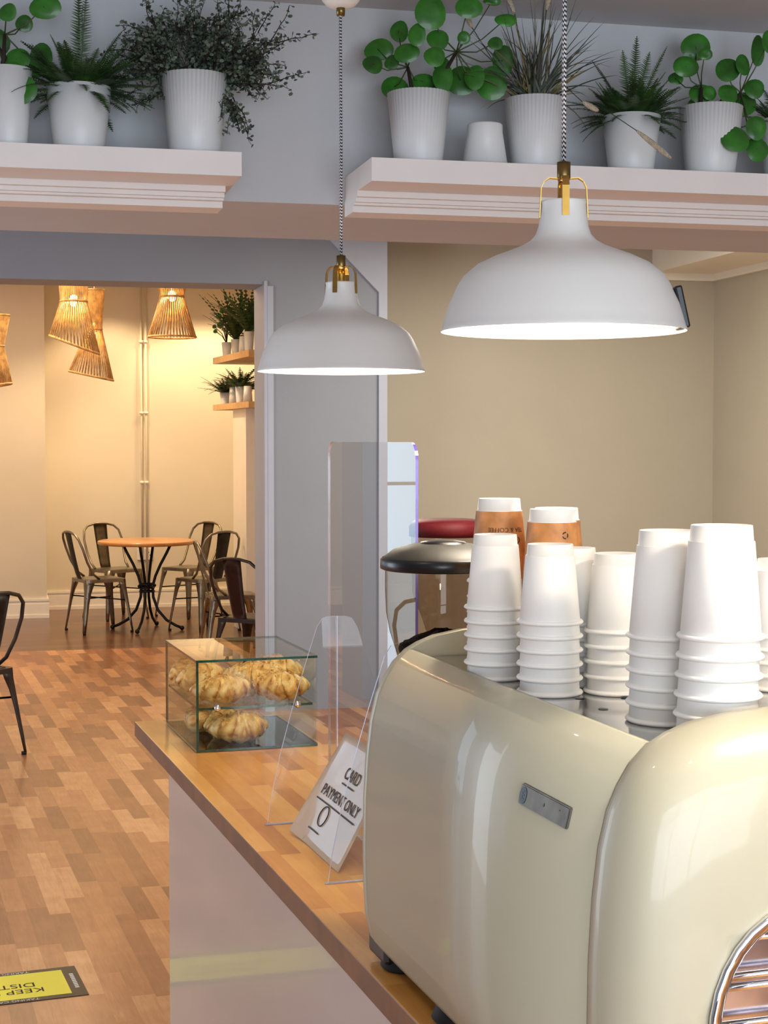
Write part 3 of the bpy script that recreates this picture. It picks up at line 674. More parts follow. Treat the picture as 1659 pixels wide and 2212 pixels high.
# ================================================================== counter
CT = .86; TT = .04; CX0, CX1, CY0, CY1 = .668, 1.14, .35, 4.285
t = thing('worktop', 'oak stave worktop of the counter under machine and pastry case', 'worktop', ((CX0+CX1)/2, 2.3, CT-TT))
mb = MB(); mb.box((CX0, CY0, CT-TT), (CX1, CY1, CT), bev=.002); mb.bm.normal_update()
for f in mb.bm.faces:
    if abs(f.normal.z) < .7: f.material_index = 1
mb.build('board', [MT['worktop'], MT['worktop_edge']], t, off=t.location)
yend = PX(367, 1690, .675).y
t = thing('counter_unit', 'pale grey counter body standing under the oak worktop', 'counter', (.9, 2.2, 0))
MB().box((.678, CY0, .0), (1.12, yend, CT-TT-.0005)).build('carcass', MT['counter'], t, off=t.location)
MB().box((.672, CY0, .1), (.6779, yend, CT-TT-.0005)).build('front_panel', MT['counter'], t, off=t.location)
# ================================================================== pastry case
c1 = PZ(420, 1628, CT); CW, CD = .305, .42
cx0, cy0 = .742, 3.80; H1 = .226; z0 = CT
t = thing('glass_pastry_case', 'two-tier glass pastry case at the far end of the oak worktop', 'display case', (cx0+CW/2, cy0+CD/2, CT))
off = Vector(t.location)
def pane(name, a, b, edge_axes, m='glass', par=None):
    mb = MB(); mb.box(a, b)
    mb.bm.faces.ensure_lookup_table()
    ext = [abs(b[i]-a[i]) for i in range(3)]; thin = ext.index(min(ext))
    mb.bm.normal_update()
    for f in mb.bm.faces:
        if abs(f.normal[thin]) < .5: f.material_index = 1
    return mb.build(name, [MT[m], MT['glass_edge']], par or t, off=off)
g = .006
pane('bottom_panel', (cx0, cy0, z0+.001), (cx0+CW, cy0+CD, z0+.001+g), 0, 'glass_base')
pane('top_panel', (cx0, cy0, z0+H1-g), (cx0+CW, cy0+CD, z0+H1), 0)
pane('side_panel', (cx0, cy0, z0+g+.001), (cx0+g, cy0+CD, z0+H1-g), 0)
zsf = PY(500, 1527, cy0).z
pane('middle_shelf', (cx0+g, cy0+.004, zsf-g), (cx0+CW-.012, cy0+CD-.01, zsf), 0)
o = MB().box((cx0+CW-.004, cy0, z0+g+.001), (cx0+CW, cy0+CD, z0+H1-g)).build('right_side_panel', MT['glass'], t, off=off)
MB().box((cx0+g, cy0+CD-.004, z0+g+.001), (cx0+CW-.004, cy0+CD, z0+H1-g)).build('back_panel', MT['glass'], t, off=off)
for q, (nx, m) in enumerate(((470, 'chrome'), (643, 'chrome'))):
    kp = PY(nx, 1530 if q == 0 else 1521, cy0-.012)
    d = MB().box((cx0+g+q*.15, cy0-.004+q*.0005, z0+g+.002), (cx0+.15+q*.145, cy0-.001+q*.0005, z0+H1-g-.001)).build('door', MT['glass'], t, off=off)
    MB().sphere(kp, .0085, (1, .8, 1)).tube([kp, kp+Vector((0, .012, 0))], .004, 8).build('knob', MT[m], d, off=off)
def croissant(p, L, R, rz, label, bend=1.2, tilt=0, rx=0):
    L *= 1.3
    t = thing('croissant', label, 'pastry', p, rz, 'pastries in the glass case'); t.rotation_euler = (rx, tilt, rz)
    rnd = random.Random(int(abs(p.x*1000)+abs(p.y*777)+p.z*999)); n = 110; m = 26
    mb = MB(); rad = L/2/math.sin(min(bend, 1.5)); rings = []; lay = mb.bm.verts.layers.float_color.new('layer')
    for i in range(n+1):
        f = i/n*2-1; a = f*bend; c = Vector((math.sin(a)*rad, -math.cos(a)*rad+rad*math.cos(bend*.5), 0)); o = Vector((math.sin(a), -math.cos(a), 0))
        base = (max(0, 1-abs(f)**1.7))**.75; ring = []
        for k in range(m):
            th = 2*PI*k/m; sg = abs(f)*3.1 + .38*math.sin(th+.6*(1 if f > 0 else -1)) + .5; saw = sg-math.floor(sg)
            r = R*(.07+.93*base)*(1.09-.22*saw**1.2)*(1+rnd.uniform(-.012, .012))
            v = mb.bm.verts.new(c + o*math.cos(th)*r + Vector((0, 0, math.sin(th)*r*.86))); e = 1-min(1, saw*3.2); v[lay] = (e, e, e, 1); ring.append(v)
        rings.append(ring)
    for i in range(n):
        for k in range(m):
            q = mb.bm.faces.new((rings[i][k], rings[i][(k+1) % m], rings[i+1][(k+1) % m], rings[i+1][k])); q.smooth = True
    mb.bm.faces.new(rings[0][::-1]); mb.bm.faces.new(rings[-1])
    mb.build('pastry_body', MT['pastry'], t)
    fk = MB()
    for i in range(90):
        a = rnd.uniform(-.8, .8)*bend; rad = L/2/math.sin(min(bend, 1.5)); c = Vector((math.sin(a)*rad, -math.cos(a)*rad+rad*math.cos(bend*.5), 0)); th = rnd.uniform(.1, PI-.1)
        rr = R*(.12+.88*(max(0, 1-abs(a/bend)**2.2))**.55)*.97; out = Vector((math.sin(a)*math.cos(th), -math.cos(a)*math.cos(th), math.sin(th)*.95)); q = c+out*rr
        sz = rnd.uniform(.002, .0045); u = out.cross(Vector((rnd.random(), rnd.random(), rnd.random()))).normalized(); w = out.cross(u)
        fk.faces([q+u*sz, q+w*sz*.6+out*.0015, q-u*sz, q-w*sz*.6+out*.001], [(0, 1, 2, 3)])
    fk.build('almond_flakes', MT['pastry'], t, fix=False)
    return t
zt_ = zsf+.0005; zb_ = z0+.0075
def cr(px, y, z, L, R, rz, lab, **k):
    p = PY(px, 1500, y); p.z = z+R*.86; return croissant(p, L, R, rz, lab, **k)
cr(480, cy0+.065, zt_, .115, .040, .15, 'flaky croissant at the front left of the top tier', bend=.9)
cr(607, cy0+.065, zt_, .105, .042, -.35, 'croissant with dark filling at the front right of the top tier', bend=.9)
cr(545, cy0+.155, zt_, .12, .050, 2.8, 'large almond croissant in the middle of the top tier', bend=.8)
cr(432, cy0+.22, zt_, .11, .050, .7, 'big round pastry at the back left of the top tier', bend=.7)
cr(596, cy0+.26, zt_, .11, .051, -.5, 'tall pastry at the back right of the top tier', bend=.7)
cr(400, cy0+.33, zt_, .09, .044, .9, 'pastry furthest back by the left glass of the top tier', bend=.7)
cr(516, cy0+.075, zb_, .115, .044, .1, 'plain croissant at the front of the bottom tier', bend=.85)
cr(478, cy0+.175, zb_, .105, .040, 1.0, 'croissant leaning behind the front one on the bottom tier', bend=.8)
cr(425, cy0+.25, zb_, .09, .038, 1.4, 'croissant near the left glass on the bottom tier', bend=.8)

# ================================================================== clear screen and sign
SX = .878; sy0, sy1 = 2.56, 3.105; szt = CZ-.004
t = thing('sneeze_screen', 'tall clear acrylic screen with rounded corners standing on the oak worktop', 'screen', (SX, (sy0+sy1)/2, CT)); off = Vector(t.location)
poly = []
for cy_, cz_, a0 in ((sy1-.03, szt-.03, 0), (sy0+.03, szt-.03, 90)):
    for k in range(7): a = math.radians(a0+k*15); poly.append((cy_+.03*math.cos(a), cz_+.03*math.sin(a)))
poly += [(sy0, CT+.001), (sy1, CT+.001)]
mb = MB(); mb.prism(poly, SX, SX+.005, lambda u, v, h: Vector((h, u, v)), mi=1); mb.bm.normal_update()
for f in mb.bm.faces:
    if abs(f.normal.x) > .9: f.material_index = 0
    elif f.normal.y < -.6: f.material_index = 2
mb.build('screen_sheet', [MT['clear'], MT['acryl_edge'], MT['acryl_violet']], t, off=off)
for yy, zt in ((2.60, 1.27), (3.04, 1.27)):
    poly = [(SX-.001, CT+.003), (.735, CT+.003), (.742, CT+.05)] + [(.742+.095*f**1.2, CT+.05+(zt-CT-.07)*f) for f in (.25, .5, .75, 1)] + [(.848, zt-.004), (.86, zt), (SX-.001, zt)]
    mb = MB(); mb.prism(poly, yy, yy+.004, lambda u, v, h: Vector((u, h, v)), mi=1); mb.bm.normal_update()
    for f in mb.bm.faces:
        if abs(f.normal.y) > .9: f.material_index = 0
    mb.build('support_fin', [MT['clear'], MT['acryl_edge']], t, off=off)
    MB().box((.73, yy, CT+.0005), (1.0, yy+.005, CT+.0029)).build('base_strip', MT['acryl_edge'], t, off=off)
# laminated sign leaning against the screen, seen partly through the fins
bl = Vector((.771, 2.964, CT+.001)); brr = Vector((.771, 2.660, CT+.001)); tl = Vector((.8755, 2.964, 1.05))
ex = (brr-bl); ey = (tl-bl); nx = ex.cross(ey).normalized()
if nx.x > 0: nx = -nx
def sgn(u, v, w=0):    # u,v in 0..1, w metres towards the customers
    curl = .012*max(0, .35-u)**1.5*8*(1-v)*.6
    return bl + ex*u + ey*v + nx*(w+curl+.002)
t = thing('card_payment_sign', 'curled laminated sign reading card payment only, leaning on the clear screen', 'sign', (bl+brr)/2)
off = Vector(t.location); mb = MB(); n = 14; vs = [sgn(i/n, j/n) for j in range(n+1) for i in range(n+1)]
mb.faces(vs, [(j*(n+1)+i, j*(n+1)+i+1, (j+1)*(n+1)+i+1, (j+1)*(n+1)+i) for j in range(n) for i in range(n)], 0, True)
bmesh.ops.solidify(mb.bm, geom=list(mb.bm.faces), thickness=.0006)
mb.build('sheet', MT['paper'], t, off=off)
def sx_(v0, k=1.0):
    def f(co): return sgn(.5+co.x/ex.length, v0+co.y/ey.length, .0012+co.z) - off
    return f
text('CARD', .033, 'lettering', MT['ink'], t, xf=sx_(.70))
text('PAYMENT ONLY', .030, 'lettering', MT['ink'], t, xf=sx_(.475))
def bar(u0, u1, v, th, name='underline'):
    mb = MB(); k = 6; vs = []
    for i in range(k+1):
        for q in (-.5, .5): vs.append(sgn(u0+(u1-u0)*i/k, v+q*th/ey.length, .0016)-off)
    mb.faces(vs, [(2*i, 2*i+2, 2*i+3, 2*i+1) for i in range(k)]); mb.build(name, MT['ink'], t)
bar(.38, .62, .61, .003); bar(.12, .88, .385, .003); bar(.22, .42, .13, .003)
ci = MB(); ci.tube([sgn(.36+.07*math.cos(2*PI*k/24), .28+.09*math.sin(2*PI*k/24), .0015)-off for k in range(25)], .0012, 5); ci.build('drawn_circle', MT['ink'], t)

# ================================================================== espresso machine
MY0, MY1 = 1.415, 2.15
prof = [(.712, .882), (.69, .886), (.675, .905), (.667, .94), (.6645, .98), (.6635, 1.04), (.6645, 1.11), (.668, 1.17), (.674, 1.22), (.683, 1.257), (.694, 1.281), (.708, 1.303), (.727, 1.3206), (.745, 1.3305), (.77, 1.3395), (.81, 1.3465), (.86, 1.35), (.93, 1.351)]
MCX = .93
full = prof + [(2*MCX-x, z) for x, z in prof[-2::-1]]
t = thing('espresso_machine', 'cream enamel espresso machine standing on the near end of the worktop', 'coffee machine', (MCX, (MY0+MY1)/2, CT)); off = Vector(t.location)
TRZ = 1.310
# back panel (faces the customers)
mb = MB(); outer = prof[:13]; inner = [(x+.006, z) for x, z in outer]
poly = outer + inner[::-1]
mb.prism(poly, MY0, MY1, lambda u, v, h: Vector((u, h, v)), smooth_side=True); pan = mb.build('rear_panel', MT['cream'], t, off=off)
pan.data.materials.append(MT['cream'])
for i, p in enumerate(pan.data.polygons): p.use_smooth = len(p.vertices) == 4 and abs(p.normal.y) < .5
# badge on the rear panel
ba, bb, bc = PX(1106, 1694, .664), PX(1208, 1746, .664), PX(1101, 1732, .664)
by0, by1 = bb.y, ba.y; bz0, bz1 = (bc.z+PX(1201, 1790, .664).z)/2, (ba.z+bb.z)/2
def surfx(z):
    for i in range(len(prof)-1):
        if prof[i][1] <= z <= prof[i+1][1]: f = (z-prof[i][1])/(prof[i+1][1]-prof[i][1]); return prof[i][0]+f*(prof[i+1][0]-prof[i][0])
bx = surfx(bz0); bx2 = surfx(bz1); k_ = (bx2-bx)
bg = MB(); bg.faces([Vector((bx+dx+(k_ if zz == bz1 else 0), yy, zz)) for dx in (-.004, .001) for yy in (by0, by1) for zz in (bz0, bz1)], [(0, 1, 3, 2), (4, 6, 7, 5), (0, 4, 5, 1), (2, 3, 7, 6), (0, 2, 6, 4), (1, 5, 7, 3)])
bmesh.ops.bevel(bg.bm, geom=list(bg.bm.edges), offset=.0012, segments=2, affect='EDGES')
bd = bg.build('badge', MT['brushed'], t, off=off)
bzc = (bz0+bz1)/2; bhh = bz1-bz0; tilt = k_/bhh
def bpt(yy, zz, w=.0): return Vector((bx-.0042-w+(zz-bz0)*tilt, yy, zz))-off
mb = MB(); rr = bhh*.42; yc = by1-rr*1.15
mb.faces([bpt(yc+rr*math.cos(2*PI*k/28), bzc+rr*math.sin(2*PI*k/28), .0003) for k in range(28)], [tuple(range(28))]); mb.build('emblem', MT['black'], bd)
text('E', bhh*.62, 'emblem_letter', MT['steel'], bd, thick=.0001, xf=lambda c: bpt(yc-c.x, bzc+c.y, .0007))
mb = MB()
for yy, zz, r_ in ((by1-(by1-by0)*.52, bzc+.001, .0016), (by1-(by1-by0)*.83, bzc+.004, .0008)):
    mb.faces([bpt(yy+r_*math.cos(2*PI*k/12), zz+r_*1.2*math.sin(2*PI*k/12), .0003) for k in range(12)], [tuple(range(12))])
mb.build('badge_rivets', MT['black'], bd)
# end shells
def shell(Y, sgn_, levels, name):
    mb = MB(); cz = 1.115; hx, hz = .2665, .234; rings = []
    nl = 64; per = full
    for dy, ins in levels:
        ring = []
        for x, z in per:
            ring.append(mb.bm.verts.new((MCX+(x-MCX)*(1-ins/hx), Y+sgn_*dy, cz+(z-cz)*(1-ins/hz))))
        rings.append(ring)
    m = len(per)
    for i in range(len(rings)-1):
        for k in range(m):
            k2 = (k+1) % m; f = mb.bm.faces.new((rings[i][k], rings[i][k2], rings[i+1][k2], rings[i+1][k])); f.smooth = True
    f = mb.bm.faces.new(rings[-1])
    f = mb.bm.faces.new(rings[0][::-1])
    bmesh.ops.recalc_face_normals(mb.bm, faces=mb.bm.faces)
    return mb
near = shell(MY0-.0005, -1, [(0, .002), (.002, .0), (.012, .0005), (.025, .003), (.037, .008), (.048, .016), (.057, .027), (.064, .041), (.069, .058), (.072, .08), (.0735, .11), (.074, .15)], 'near')
nobj = near.build('near_side_shell', MT['cream'], t, fix=False, off=off)
# arched opening cut into the near shell
def archpts(grow=0):
    ax, aw, zt, z0_ = .90, .132+grow, 1.165+grow, .90
    pts = [(ax+aw+.012, z0_), (ax+aw, 1.04)]
    for k in range(1, 18):
        a = PI*k/18; pts.append((ax+aw*abs(math.cos(a))**.8*(1 if math.cos(a) > 0 else -1), 1.04+(zt-1.04)*math.sin(a)**.9))
    pts += [(ax-aw, 1.04), (ax-aw-.012, z0_)]
    return pts
cut = MB(); cut.prism(archpts(), MY0-.12, MY0-.032, lambda u, v, h: Vector((u, h, v))); co = cut.build('cut_tmp', MT['black'], t, off=off)
bo = nobj.modifiers.new('cut', 'BOOLEAN'); bo.object = co; bo.operation = 'DIFFERENCE'; bo.solver = 'EXACT'
dg = bpy.context.evaluated_depsgraph_get(); dg.update()
me = bpy.data.meshes.new_from_object(nobj.evaluated_get(dg)); nobj.modifiers.clear(); nobj.data = me; bpy.data.objects.remove(co)
me.materials.clear(); me.materials.append(MT['cream'])
MB().prism(archpts(-.002), MY0-.037, MY0-.033, lambda u, v, h: Vector((u, h, v))).build('inner_plate', mat('mottled_steel', '#b9b2b8', .18, 1, var=.25, scale=12), t, off=off)
ap = archpts(.004)
def shell_y(x, z):
    lv = [(0, .002), (.012, .0005), (.025, .003), (.037, .008), (.048, .016), (.057, .027), (.064, .041), (.069, .058), (.072, .08), (.0735, .11), (.074, .15)]
    # smallest inset at which (x,z) leaves the scaled outline
    q = max(abs(x-MCX)/.2665, abs(z-1.115)/.234); ins = (1-q)*.25
    for i in range(len(lv)-1):
        if lv[i][1] <= ins <= lv[i+1][1]: f = (ins-lv[i][1])/(lv[i+1][1]-lv[i][1]); return lv[i][0]+f*(lv[i+1][0]-lv[i][0])
    return .074
tr = MB(); ring = [Vector((x, MY0-shell_y(x, z)-.001, z)) for x, z in ap]
tr.tube(ring, .0095, 10, flat=.55); tr.build('arch_trim', MT['chrome'], t, off=off)
for yb_, r_ in ((2024, .0035), (2104, .0035), (2127, .004), (2206, .0035)):
    z = PY(1630, yb_, MY0-.05).z
    MB().tube([(.90-.135, MY0-.05, z), (.90+.135, MY0-.05, z)], r_, 10).build('guard_bar', MT['chrome'], t, off=off)
far = shell(MY1+.0005, 1, [(0, .001), (.02, .001), (.035, .008), (.042, .03), (.044, .1)], 'far'); far.build('far_side_shell', MT['cream'], t, fix=False, off=off)
# the inner faces of the shells rise above a polished tray
MB().box((.735, MY0+.001, TRZ-.012), (1.125, MY1-.001, TRZ)).build('cup_tray', MT['steel'], t, off=off)
mb = MB()
for (px, py) in ((1303, 1532), (1252, 1509), (1352, 1508), (1120, 1440)):
    p = PZ(px, py, TRZ)
    mb.lathe([(0, 0), (.006, 0)], 16, (p.x, p.y, TRZ+.0006))
mb.build('tray_holes', MT['black'], t, off=off)
MB().box((.735, MY0+.02, .905), (1.13, MY1-.02, TRZ-.013)).build('inner_body', MT['steel'], t, off=off)
for (x, y) in ((.72, MY1-.0), (.72, 1.93), (.72, 1.50), (1.12, 2.12), (1.12, 1.46)):
    MB().lathe([(.028, .0), (.034, .006), (.024, .03), (.022, .05)], 20, (x, y, CT+.0005), cap=True).build('foot', MT['rubber'], t, off=off)
MB().box((.685, MY1-.02, CT+.012), (.86, MY1+.06, .93), bev=.006).build('drip_outlet', MT['black'], t, off=off)
for y in (1.62, 1.92):
    MB().lathe([(.03, 0), (.034, .01), (.034, .05), (.04, .06), (.04, .09)], 24, (1.17, y, 1.09), cap=True).build('group_head', MT['chrome'], t, off=off)

# ================================================================== paper cups
def cupmesh(rr, rb, h, kraft=False):
    st = h*.86; k = (rr-rb)/h; r_at = lambda z: rr-.004-(rr-.004-rb)*z/h
    P = [(rr-.006, .0), (rr-.003, -.001), (rr, .001), (rr+.0004, .0025), (rr-.001, .0045), (rr-.0045, .005), (r_at(.006)+.0009, .0058), (r_at(st)+.0012, st-.0006), (r_at(st)+.0008, st), (r_at(st)-.0002, st+.0002), (rb, h-.0005), (rb-.0006, h), (rb-.0018, h), (rb-.003, h-.007), (0, h-.0075), (rb-.004, h-.009), (rr-.006, .001)]
    return P
def cup_proto(rr, rb, h, kraft):
    o = MB().lathe(cupmesh(rr, rb, h), 48).build('paper_cup', MT['cup'], None, fix=False)
    if kraft:
        st = h*.86; r_at = lambda z: rr-.004-(rr-.004-rb)*z/h
        s = MB().lathe([(r_at(.007)+.0013, .007), (r_at(st-.001)+.0016, st-.001)], 48).build('printed_wrap', MT['kraft'], o, fix=False)
        s['label'] = 'brown kraft print wrap'
        off_a = math.atan2(-HF.y, -HF.x)
        def wrap(z0, ang0, sc=1):
            def f(c):
                z = z0-c.y; r = r_at(z)+.0019+c.z; a = off_a+ang0 - c.x/r    # upside down writing on the upturned cup
                return Vector((r*math.cos(a), r*math.sin(a), z))
            return f
        if kraft == 1:
            text('TEA & COFFEE', .0085, 'printed_letters', MT['ink'], s, thick=.0001, xf=wrap(h*.64, .25))
            mb = MB()
            f = wrap(h*.47, .2)
            def curl(cx, cy, R, a0, a1, w): mb.tube([f(Vector((cx+R*(1-.3*k/16)*math.cos(a0+(a1-a0)*k/16), cy+R*(1-.3*k/16)*math.sin(a0+(a1-a0)*k/16), 0))) for k in range(17)], w, 4)
            curl(0, -.002, .014, PI, 2.0*PI, .0009); curl(-.006, -.004, .007, 0, 5, .0006); curl(.010, -.004, .008, -1, 4, .0007); curl(-.018, -.006, .005, 0, 4.5, .0007); curl(.021, -.004, .005, 0, 4.5, .0007)
            mb.build('printed_scrolls', MT['ink'], s)
        else:
            mb = MB(); f = wrap(h*.71, .42)
            for q in range(3):
                a0 = q*2*PI/3+.3; mb.tube([f(Vector((.004*math.cos(a0+j*.28), .004*math.sin(a0+j*.28), 0))) for j in range(6)], .0008, 4)
            mb.build('recycling_mark', MT['ink'], s)
    return o
protoS = cup_proto(.0403, .0277, .0965, 0)
protoL = cup_proto(.0455, .0318, .118, 0)
protoB1 = cup_proto(.0450, .0292, .118, 1)
protoB2 = cup_proto(.0450, .0302, .118, 2)
ORD = ['topmost', 'second', 'third', 'fourth', 'fifth', 'sixth', 'seventh', 'eighth', 'lowest']
used = set()
def stack(proto, px, d, n, gap, desc, colour, cat_h, lean=0, rot=0):
    p = PD(px, 1500, d); p.z = TRZ+.001
    for k in range(n):
        if id(proto) in used: o = copytree(proto)
        else: o = proto; used.add(id(proto))
        i = n-1-k
        o.location = (p.x+lean*k*gap, p.y, p.z+k*gap); o.rotation_euler = (0, 0, rot+random.uniform(-.3, .3) if colour == 'white' else rot)
        w = ORD[i] if i else 'topmost'
        tag(o, f'{w} {colour} paper cup in {desc}' if i == 0 else f'{colour} paper cup, {w} from top of {desc}', 'cup', f'paper cups in {desc}')
stack(protoS, 1069, 2.07, 6, .0180, 'the leftmost white stack', 'white', 0)
stack(protoS, 1187, 1.94, 6, .0172, 'the white stack in front of two brown ones', 'white', 0)
stack(protoS, 1331, 1.95, 5, .0185, 'the shortest white stack, third from left', 'white', 0)
stack(protoS, 1237, 2.02, 5, .0190, 'the white stack half hidden behind the others', 'white', 0)
stack(protoL, 1441, 1.75, 6, .0184, 'the tall white stack behind the nearest one', 'white', 0)
stack(protoL, 1548, 1.66, 6, .0205, 'the nearest and largest white stack', 'white', 0, lean=.04)
stack(protoS, 1682, 1.98, 5, .0162, 'the white stack cut by the right edge', 'white', 0)
stack(protoB1, 1077, 2.24, 6, .0218, 'the left brown stack', 'brown', 0)
stack(protoB2, 1191, 2.16, 6, .0195, 'the front right brown stack', 'brown', 0)
stack(protoB2, 1200, 2.26, 6, .0190, 'the brown stack hidden behind the right one', 'brown', 0)

# ================================================================== grinders beyond the machine
gp = PD(957, 1190, 2.42); GX, GY = gp.x, gp.y; s = 2.42/F_
t = thing('coffee_grinder', 'coffee grinder with clear bean hopper and black lid behind the machine', 'grinder', (GX, GY, CT))
zl = PD(957, 1200, 2.42).z-CT
r0 = 134*s
mb = MB(); mb.lathe([(0, zl+.020), (.028, .0195+zl), (.045, zl+.018), (.075, zl+.010), (r0-.003, zl-.002), (r0, zl-.006), (r0, zl-.018), (r0-.005, zl-.020), (r0-.006, zl-.006), (0, zl)], 64); lid = mb.build('hopper_lid', MT['lid'], t, fix=False)
MB().lathe([(r0-.002, zl-.002), (r0+.0015, zl-.005), (r0+.0015, zl-.019), (r0-.003, zl-.021)], 64).build('lid_rim', MT['black'], lid, fix=False)
MB().lathe([(0, zl+.0235), (.02, zl+.0235), (.034, zl+.021), (.037, zl+.0175)], 40).build('lid_knob', MT['black'], lid)
hp = [(r0-.006, zl-.019), (r0-.006, zl-.05), (r0-.0075, zl-.085), (r0-.013, zl-.115), (r0-.022, zl-.143), (r0-.033, zl-.17), (r0-.05, zl-.21), (.034, zl-.235)]
MB().lathe(hp, 64).build('hopper', MT['hopper'], t, fix=False)
mb = MB(); rnd = random.Random(4)
pr_ = [(.030, zl-.233), (r0-.053, zl-.209), (r0-.036, zl-.172), (r0-.026, zl-.142), (r0-.028, zl-.136), (r0-.05, zl-.126), (.015, zl-.116), (0, zl-.115)]
mb.lathe(pr_, 48)
for v in mb.bm.verts:
    if v.co.z > zl-.138: v.co.z += rnd.uniform(-.004, .005)
mb.build('ground_coffee', MT['bean'], t, fix=False)['kind'] = 'stuff'
MB().lathe([(.036, zl-.26), (.05, zl-.25), (.05, zl-.232), (.036, zl-.228)], 32).build('hopper_collar', MT['black'], t)
MB().box((-.055, -.05, .06), (.055, .052, zl-.255), bev=.012).build('motor_housing', MT['cream'], t)
MB().box((-.06, -.05, .0005), (.06, .055, .06), bev=.008).build('base', MT['black'], t)
MB().tube([(-.02, -.05, .18), (-.02, -.075, .17)], .012, 10).build('dosing_spout', MT['chrome'], t)
gp = PD(965, 1140, 2.83); s = 2.83/F_
t = thing('red_lidded_hopper_grinder', 'second grinder with a red lid standing beyond the black-lidded one', 'grinder', (gp.x+.0, gp.y, CT))
zl = PD(965, 1158, 2.83).z-CT; r0 = 82*s
MB().lathe([(0, zl+.030), (.05, .030+zl), (r0-.006, zl+.026), (r0, zl+.018), (r0, zl), (0, zl)], 48).build('hopper_lid', MT['red'], t)
MB().lathe([(r0-.004, zl), (r0-.006, zl-.10), (r0-.025, zl-.15), (.03, zl-.19)], 48).build('hopper', MT['hopper'], t, fix=False)
MB().box((-.052, -.052, .0005), (.052, .052, zl-.19), bev=.01).build('motor_housing', MT['black'], t)

# ================================================================== enamel pendant lamps
def pendant(px, yrim, d, label, rot, canopy=None, wcord=.0035, rad=.19, tilt=0):
    base = PD(px, yrim, d)
    t = thing('pendant_lamp', label, 'lamp', base, rot, 'white enamel pendant lamps over the counter')
    k = rad/.19
    out = [(.19, 0), (.1905, .003), (.188, .008), (.184, .022), (.178, .042), (.171, .0565), (.164, .072), (.155, .086), (.134, .1035), (.108, .116), (.088, .1235), (.066, .132), (.052, .140), (.043, .150), (.0385, .163), (.036, .18), (.0345, .196), (.0352, .198), (.0352, .2015), (.033, .202)]
    inn = [(.031, .196), (.034, .165), (.041, .148), (.064, .129), (.106, .113), (.152, .084), (.168, .056), (.182, .02), (.188, .001)]
    sh = MB().lathe([(r*k, z*k) for r, z in out+inn+[(.19, 0)]], 96).build('shade', MT['lampw'], t, fix=False)
    MB().lathe([(0, .232), (.0085, .232), (.0095, .22), (.0095, .178), (.016, .17), (.016, .14), (0, .14)], 24).build('socket', MT['brass'], t)
    MB().lathe([(0, .262), (.0105, .262), (.0105, .238), (.0085, .232), (0, .232)], 24).build('cord_grip', MT['brass_dark'], t)
    for q in range(4):
        a = q*PI/2; c, s_ = math.cos(a), math.sin(a); mb = MB()
        pts = [(.009, .236), (.022, .237), (.030, .232), (.0345, .222), (.0355, .20), (.0365, .176)]
        vs = []
        for r, z in pts:
            for w in (-.0055, .0055):
                for dr in (0, .0014): vs.append(((r+dr)*c - w*s_, (r+dr)*s_ + w*c, z + (dr if r < .03 else 0)))
        fs = []
        for i in range(len(pts)-1):
            A = i*4; B = A+4; fs += [(A, A+1, B+1, B), (A+2, B+2, B+3, A+3), (A, B, B+2, A+2), (A+1, A+3, B+3, B+1)]
        fs += [(0, 2, 3, 1), tuple(len(vs)-4+j for j in (0, 1, 3, 2))]
        mb.faces(vs, fs); mb.build('strap', MT['brass'], t)
    zc = (CEIL-base.z) if canopy is None else canopy
    MB().tube([(0, 0, .255), (.001, 0, .255+(zc-.255)*.3), (0, .001, .255+(zc-.255)*.6), (0, 0, zc)], wcord, 12).build('cord', MT['cord'], t)
    MB().sphere((0, 0, .095), .03, (1, 1, 1.15)).build('bulb', MT['bulb'], t)
    light('pendant_bulb_light', 'POINT', base+Vector((0, 0, .05)), 18, LAMPC, .045)
    return t, base
t, b1 = pendant(737, 803, 3.64, 'smaller looking white enamel pendant lamp hanging over the far counter end', .9)
zc = PD(737, 34, 3.64).z-b1.z
MB().lathe([(0, zc), (.0095, zc), (.010, zc+.021), (0, zc+.021)], 24).build('canopy_grip', MT['brass_dark'], t)
MB().lathe([(0, zc+.016), (.02, zc+.017), (.033, zc+.023), (.042, zc+.033), (.046, zc+.045), (.047, zc+.075), (0, zc+.075)], 48).build('canopy', MT['lampw'], t)
MB().box((-.06, -.06, zc+.075), (.06, .06, CEIL-b1.z)).build('mounting_block', MT['lampw'], t)
t, b2 = pendant(1216, 717, 2.50, 'larger looking white enamel pendant lamp hanging in front of the right shelf', 1.25, rad=.1905)
pendant(2481, 560, 1.352, 'white enamel pendant lamp of the same row beyond the right edge', .4)
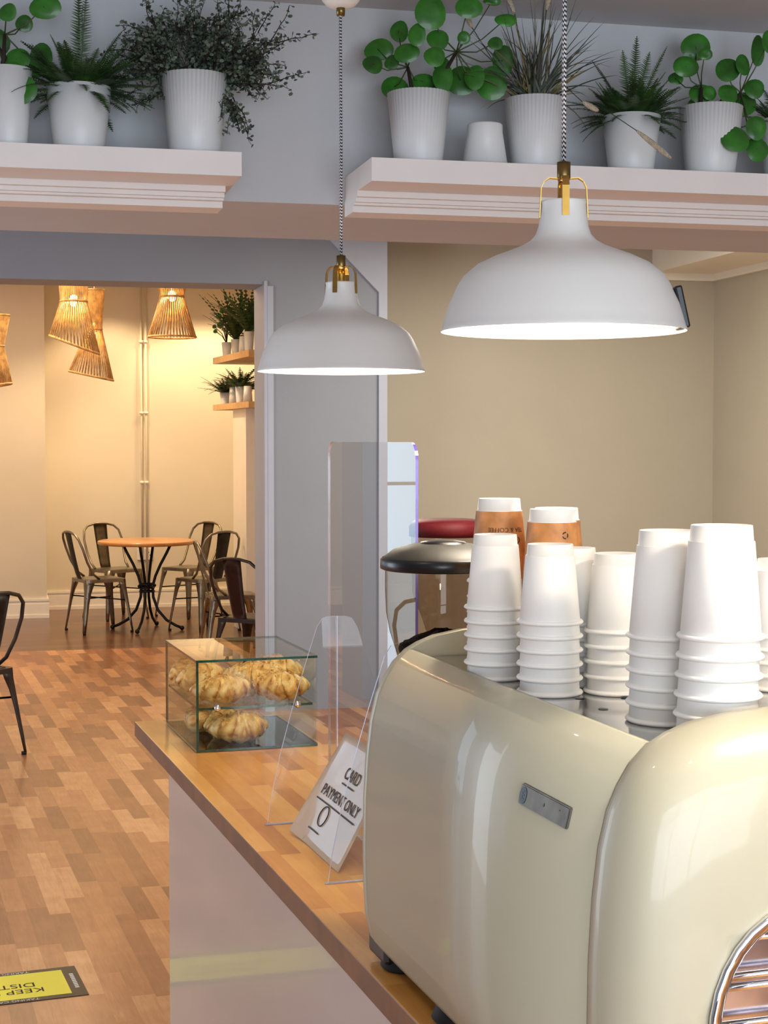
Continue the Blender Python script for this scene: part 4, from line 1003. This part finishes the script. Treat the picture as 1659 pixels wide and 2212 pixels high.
# slim black block fixed on the right lamp's shade
p = PD(1466, 666, 2.50); q = bpy.data.objects
mb = MB(); R3 = Matrix.Rotation(-.22, 3, 'Y'); mb.box((-.006, -.035, -.033), (.006, .035, .033), rot=R3, bev=.003)
o = mb.build('magnetic_block', MT['black']); o.location = p; o.rotation_euler = (0, 0, -YAW); tag(o, 'slim black block stuck to the right side of the right pendant lamp', 'holder')

# ================================================================== floor sticker
t = thing('floor_sticker', 'yellow and black keep distance sticker on the parquet floor', 'sticker', (.30, 4.765, 0), math.radians(2.2))
MB().box((-.30, -.135, .0005), (.28, .135, .002)).build('black_border', MT['sticker_k'], t)
MB().box((-.30, -.108, .002), (.235, .108, .0026)).build('yellow_field', MT['sticker_y'], t)
rot180 = lambda ox, oy: (lambda c: Vector((ox-c.x, oy-c.y, .0028+c.z)))
text('KEEP SAFE', .052, 'lettering', MT['ink'], t, thick=.0001, xf=rot180(.165, -.045), align='LEFT')
text('DISTANCE', .052, 'lettering', MT['ink'], t, thick=.0001, xf=rot180(.145, .005), align='LEFT')
text('TAKING CARE OF', .022, 'border_lettering', MT['cup'], t, thick=.0001, xf=rot180(.14, -.122), align='LEFT')
text('TAKING CARE OF', .022, 'border_lettering', MT['cup'], t, thick=.0001, xf=rot180(.14, .121), align='LEFT')
mb = MB()
for k in range(9): mb.box((.252, -.065+k*.015, .002), (.264, -.054+k*.015, .0023))
mb.build('end_caption', MT['cup'], t)
# ceiling downlights near the viewer
for k, (x, y) in enumerate(((-.4, 1.6), (.5, .4), (-.6, -.6), (2.4, .6))):
    tt = thing('ceiling_downlight', 'recessed ceiling spotlight outside the view, ' + ('left of the machine', 'above the viewer', 'behind the viewer', 'right of the machine')[k], 'ceiling light', (x, y, CEIL))
    MB().lathe([(.045, -.004), (.05, -.004), (.05, 0), (.045, 0), (.045, -.004)], 32).build('bezel', MT['shelf'], tt)
    MB().lathe([(0, -.002), (.035, -.002)], 24).build('lamp_face', MT['bulb'], tt)
    light('downlight_beam', 'SPOT', (x, y, CEIL-.02), 12, LAMPC, .03, rot=(0, 0, 0), spot=1.9)
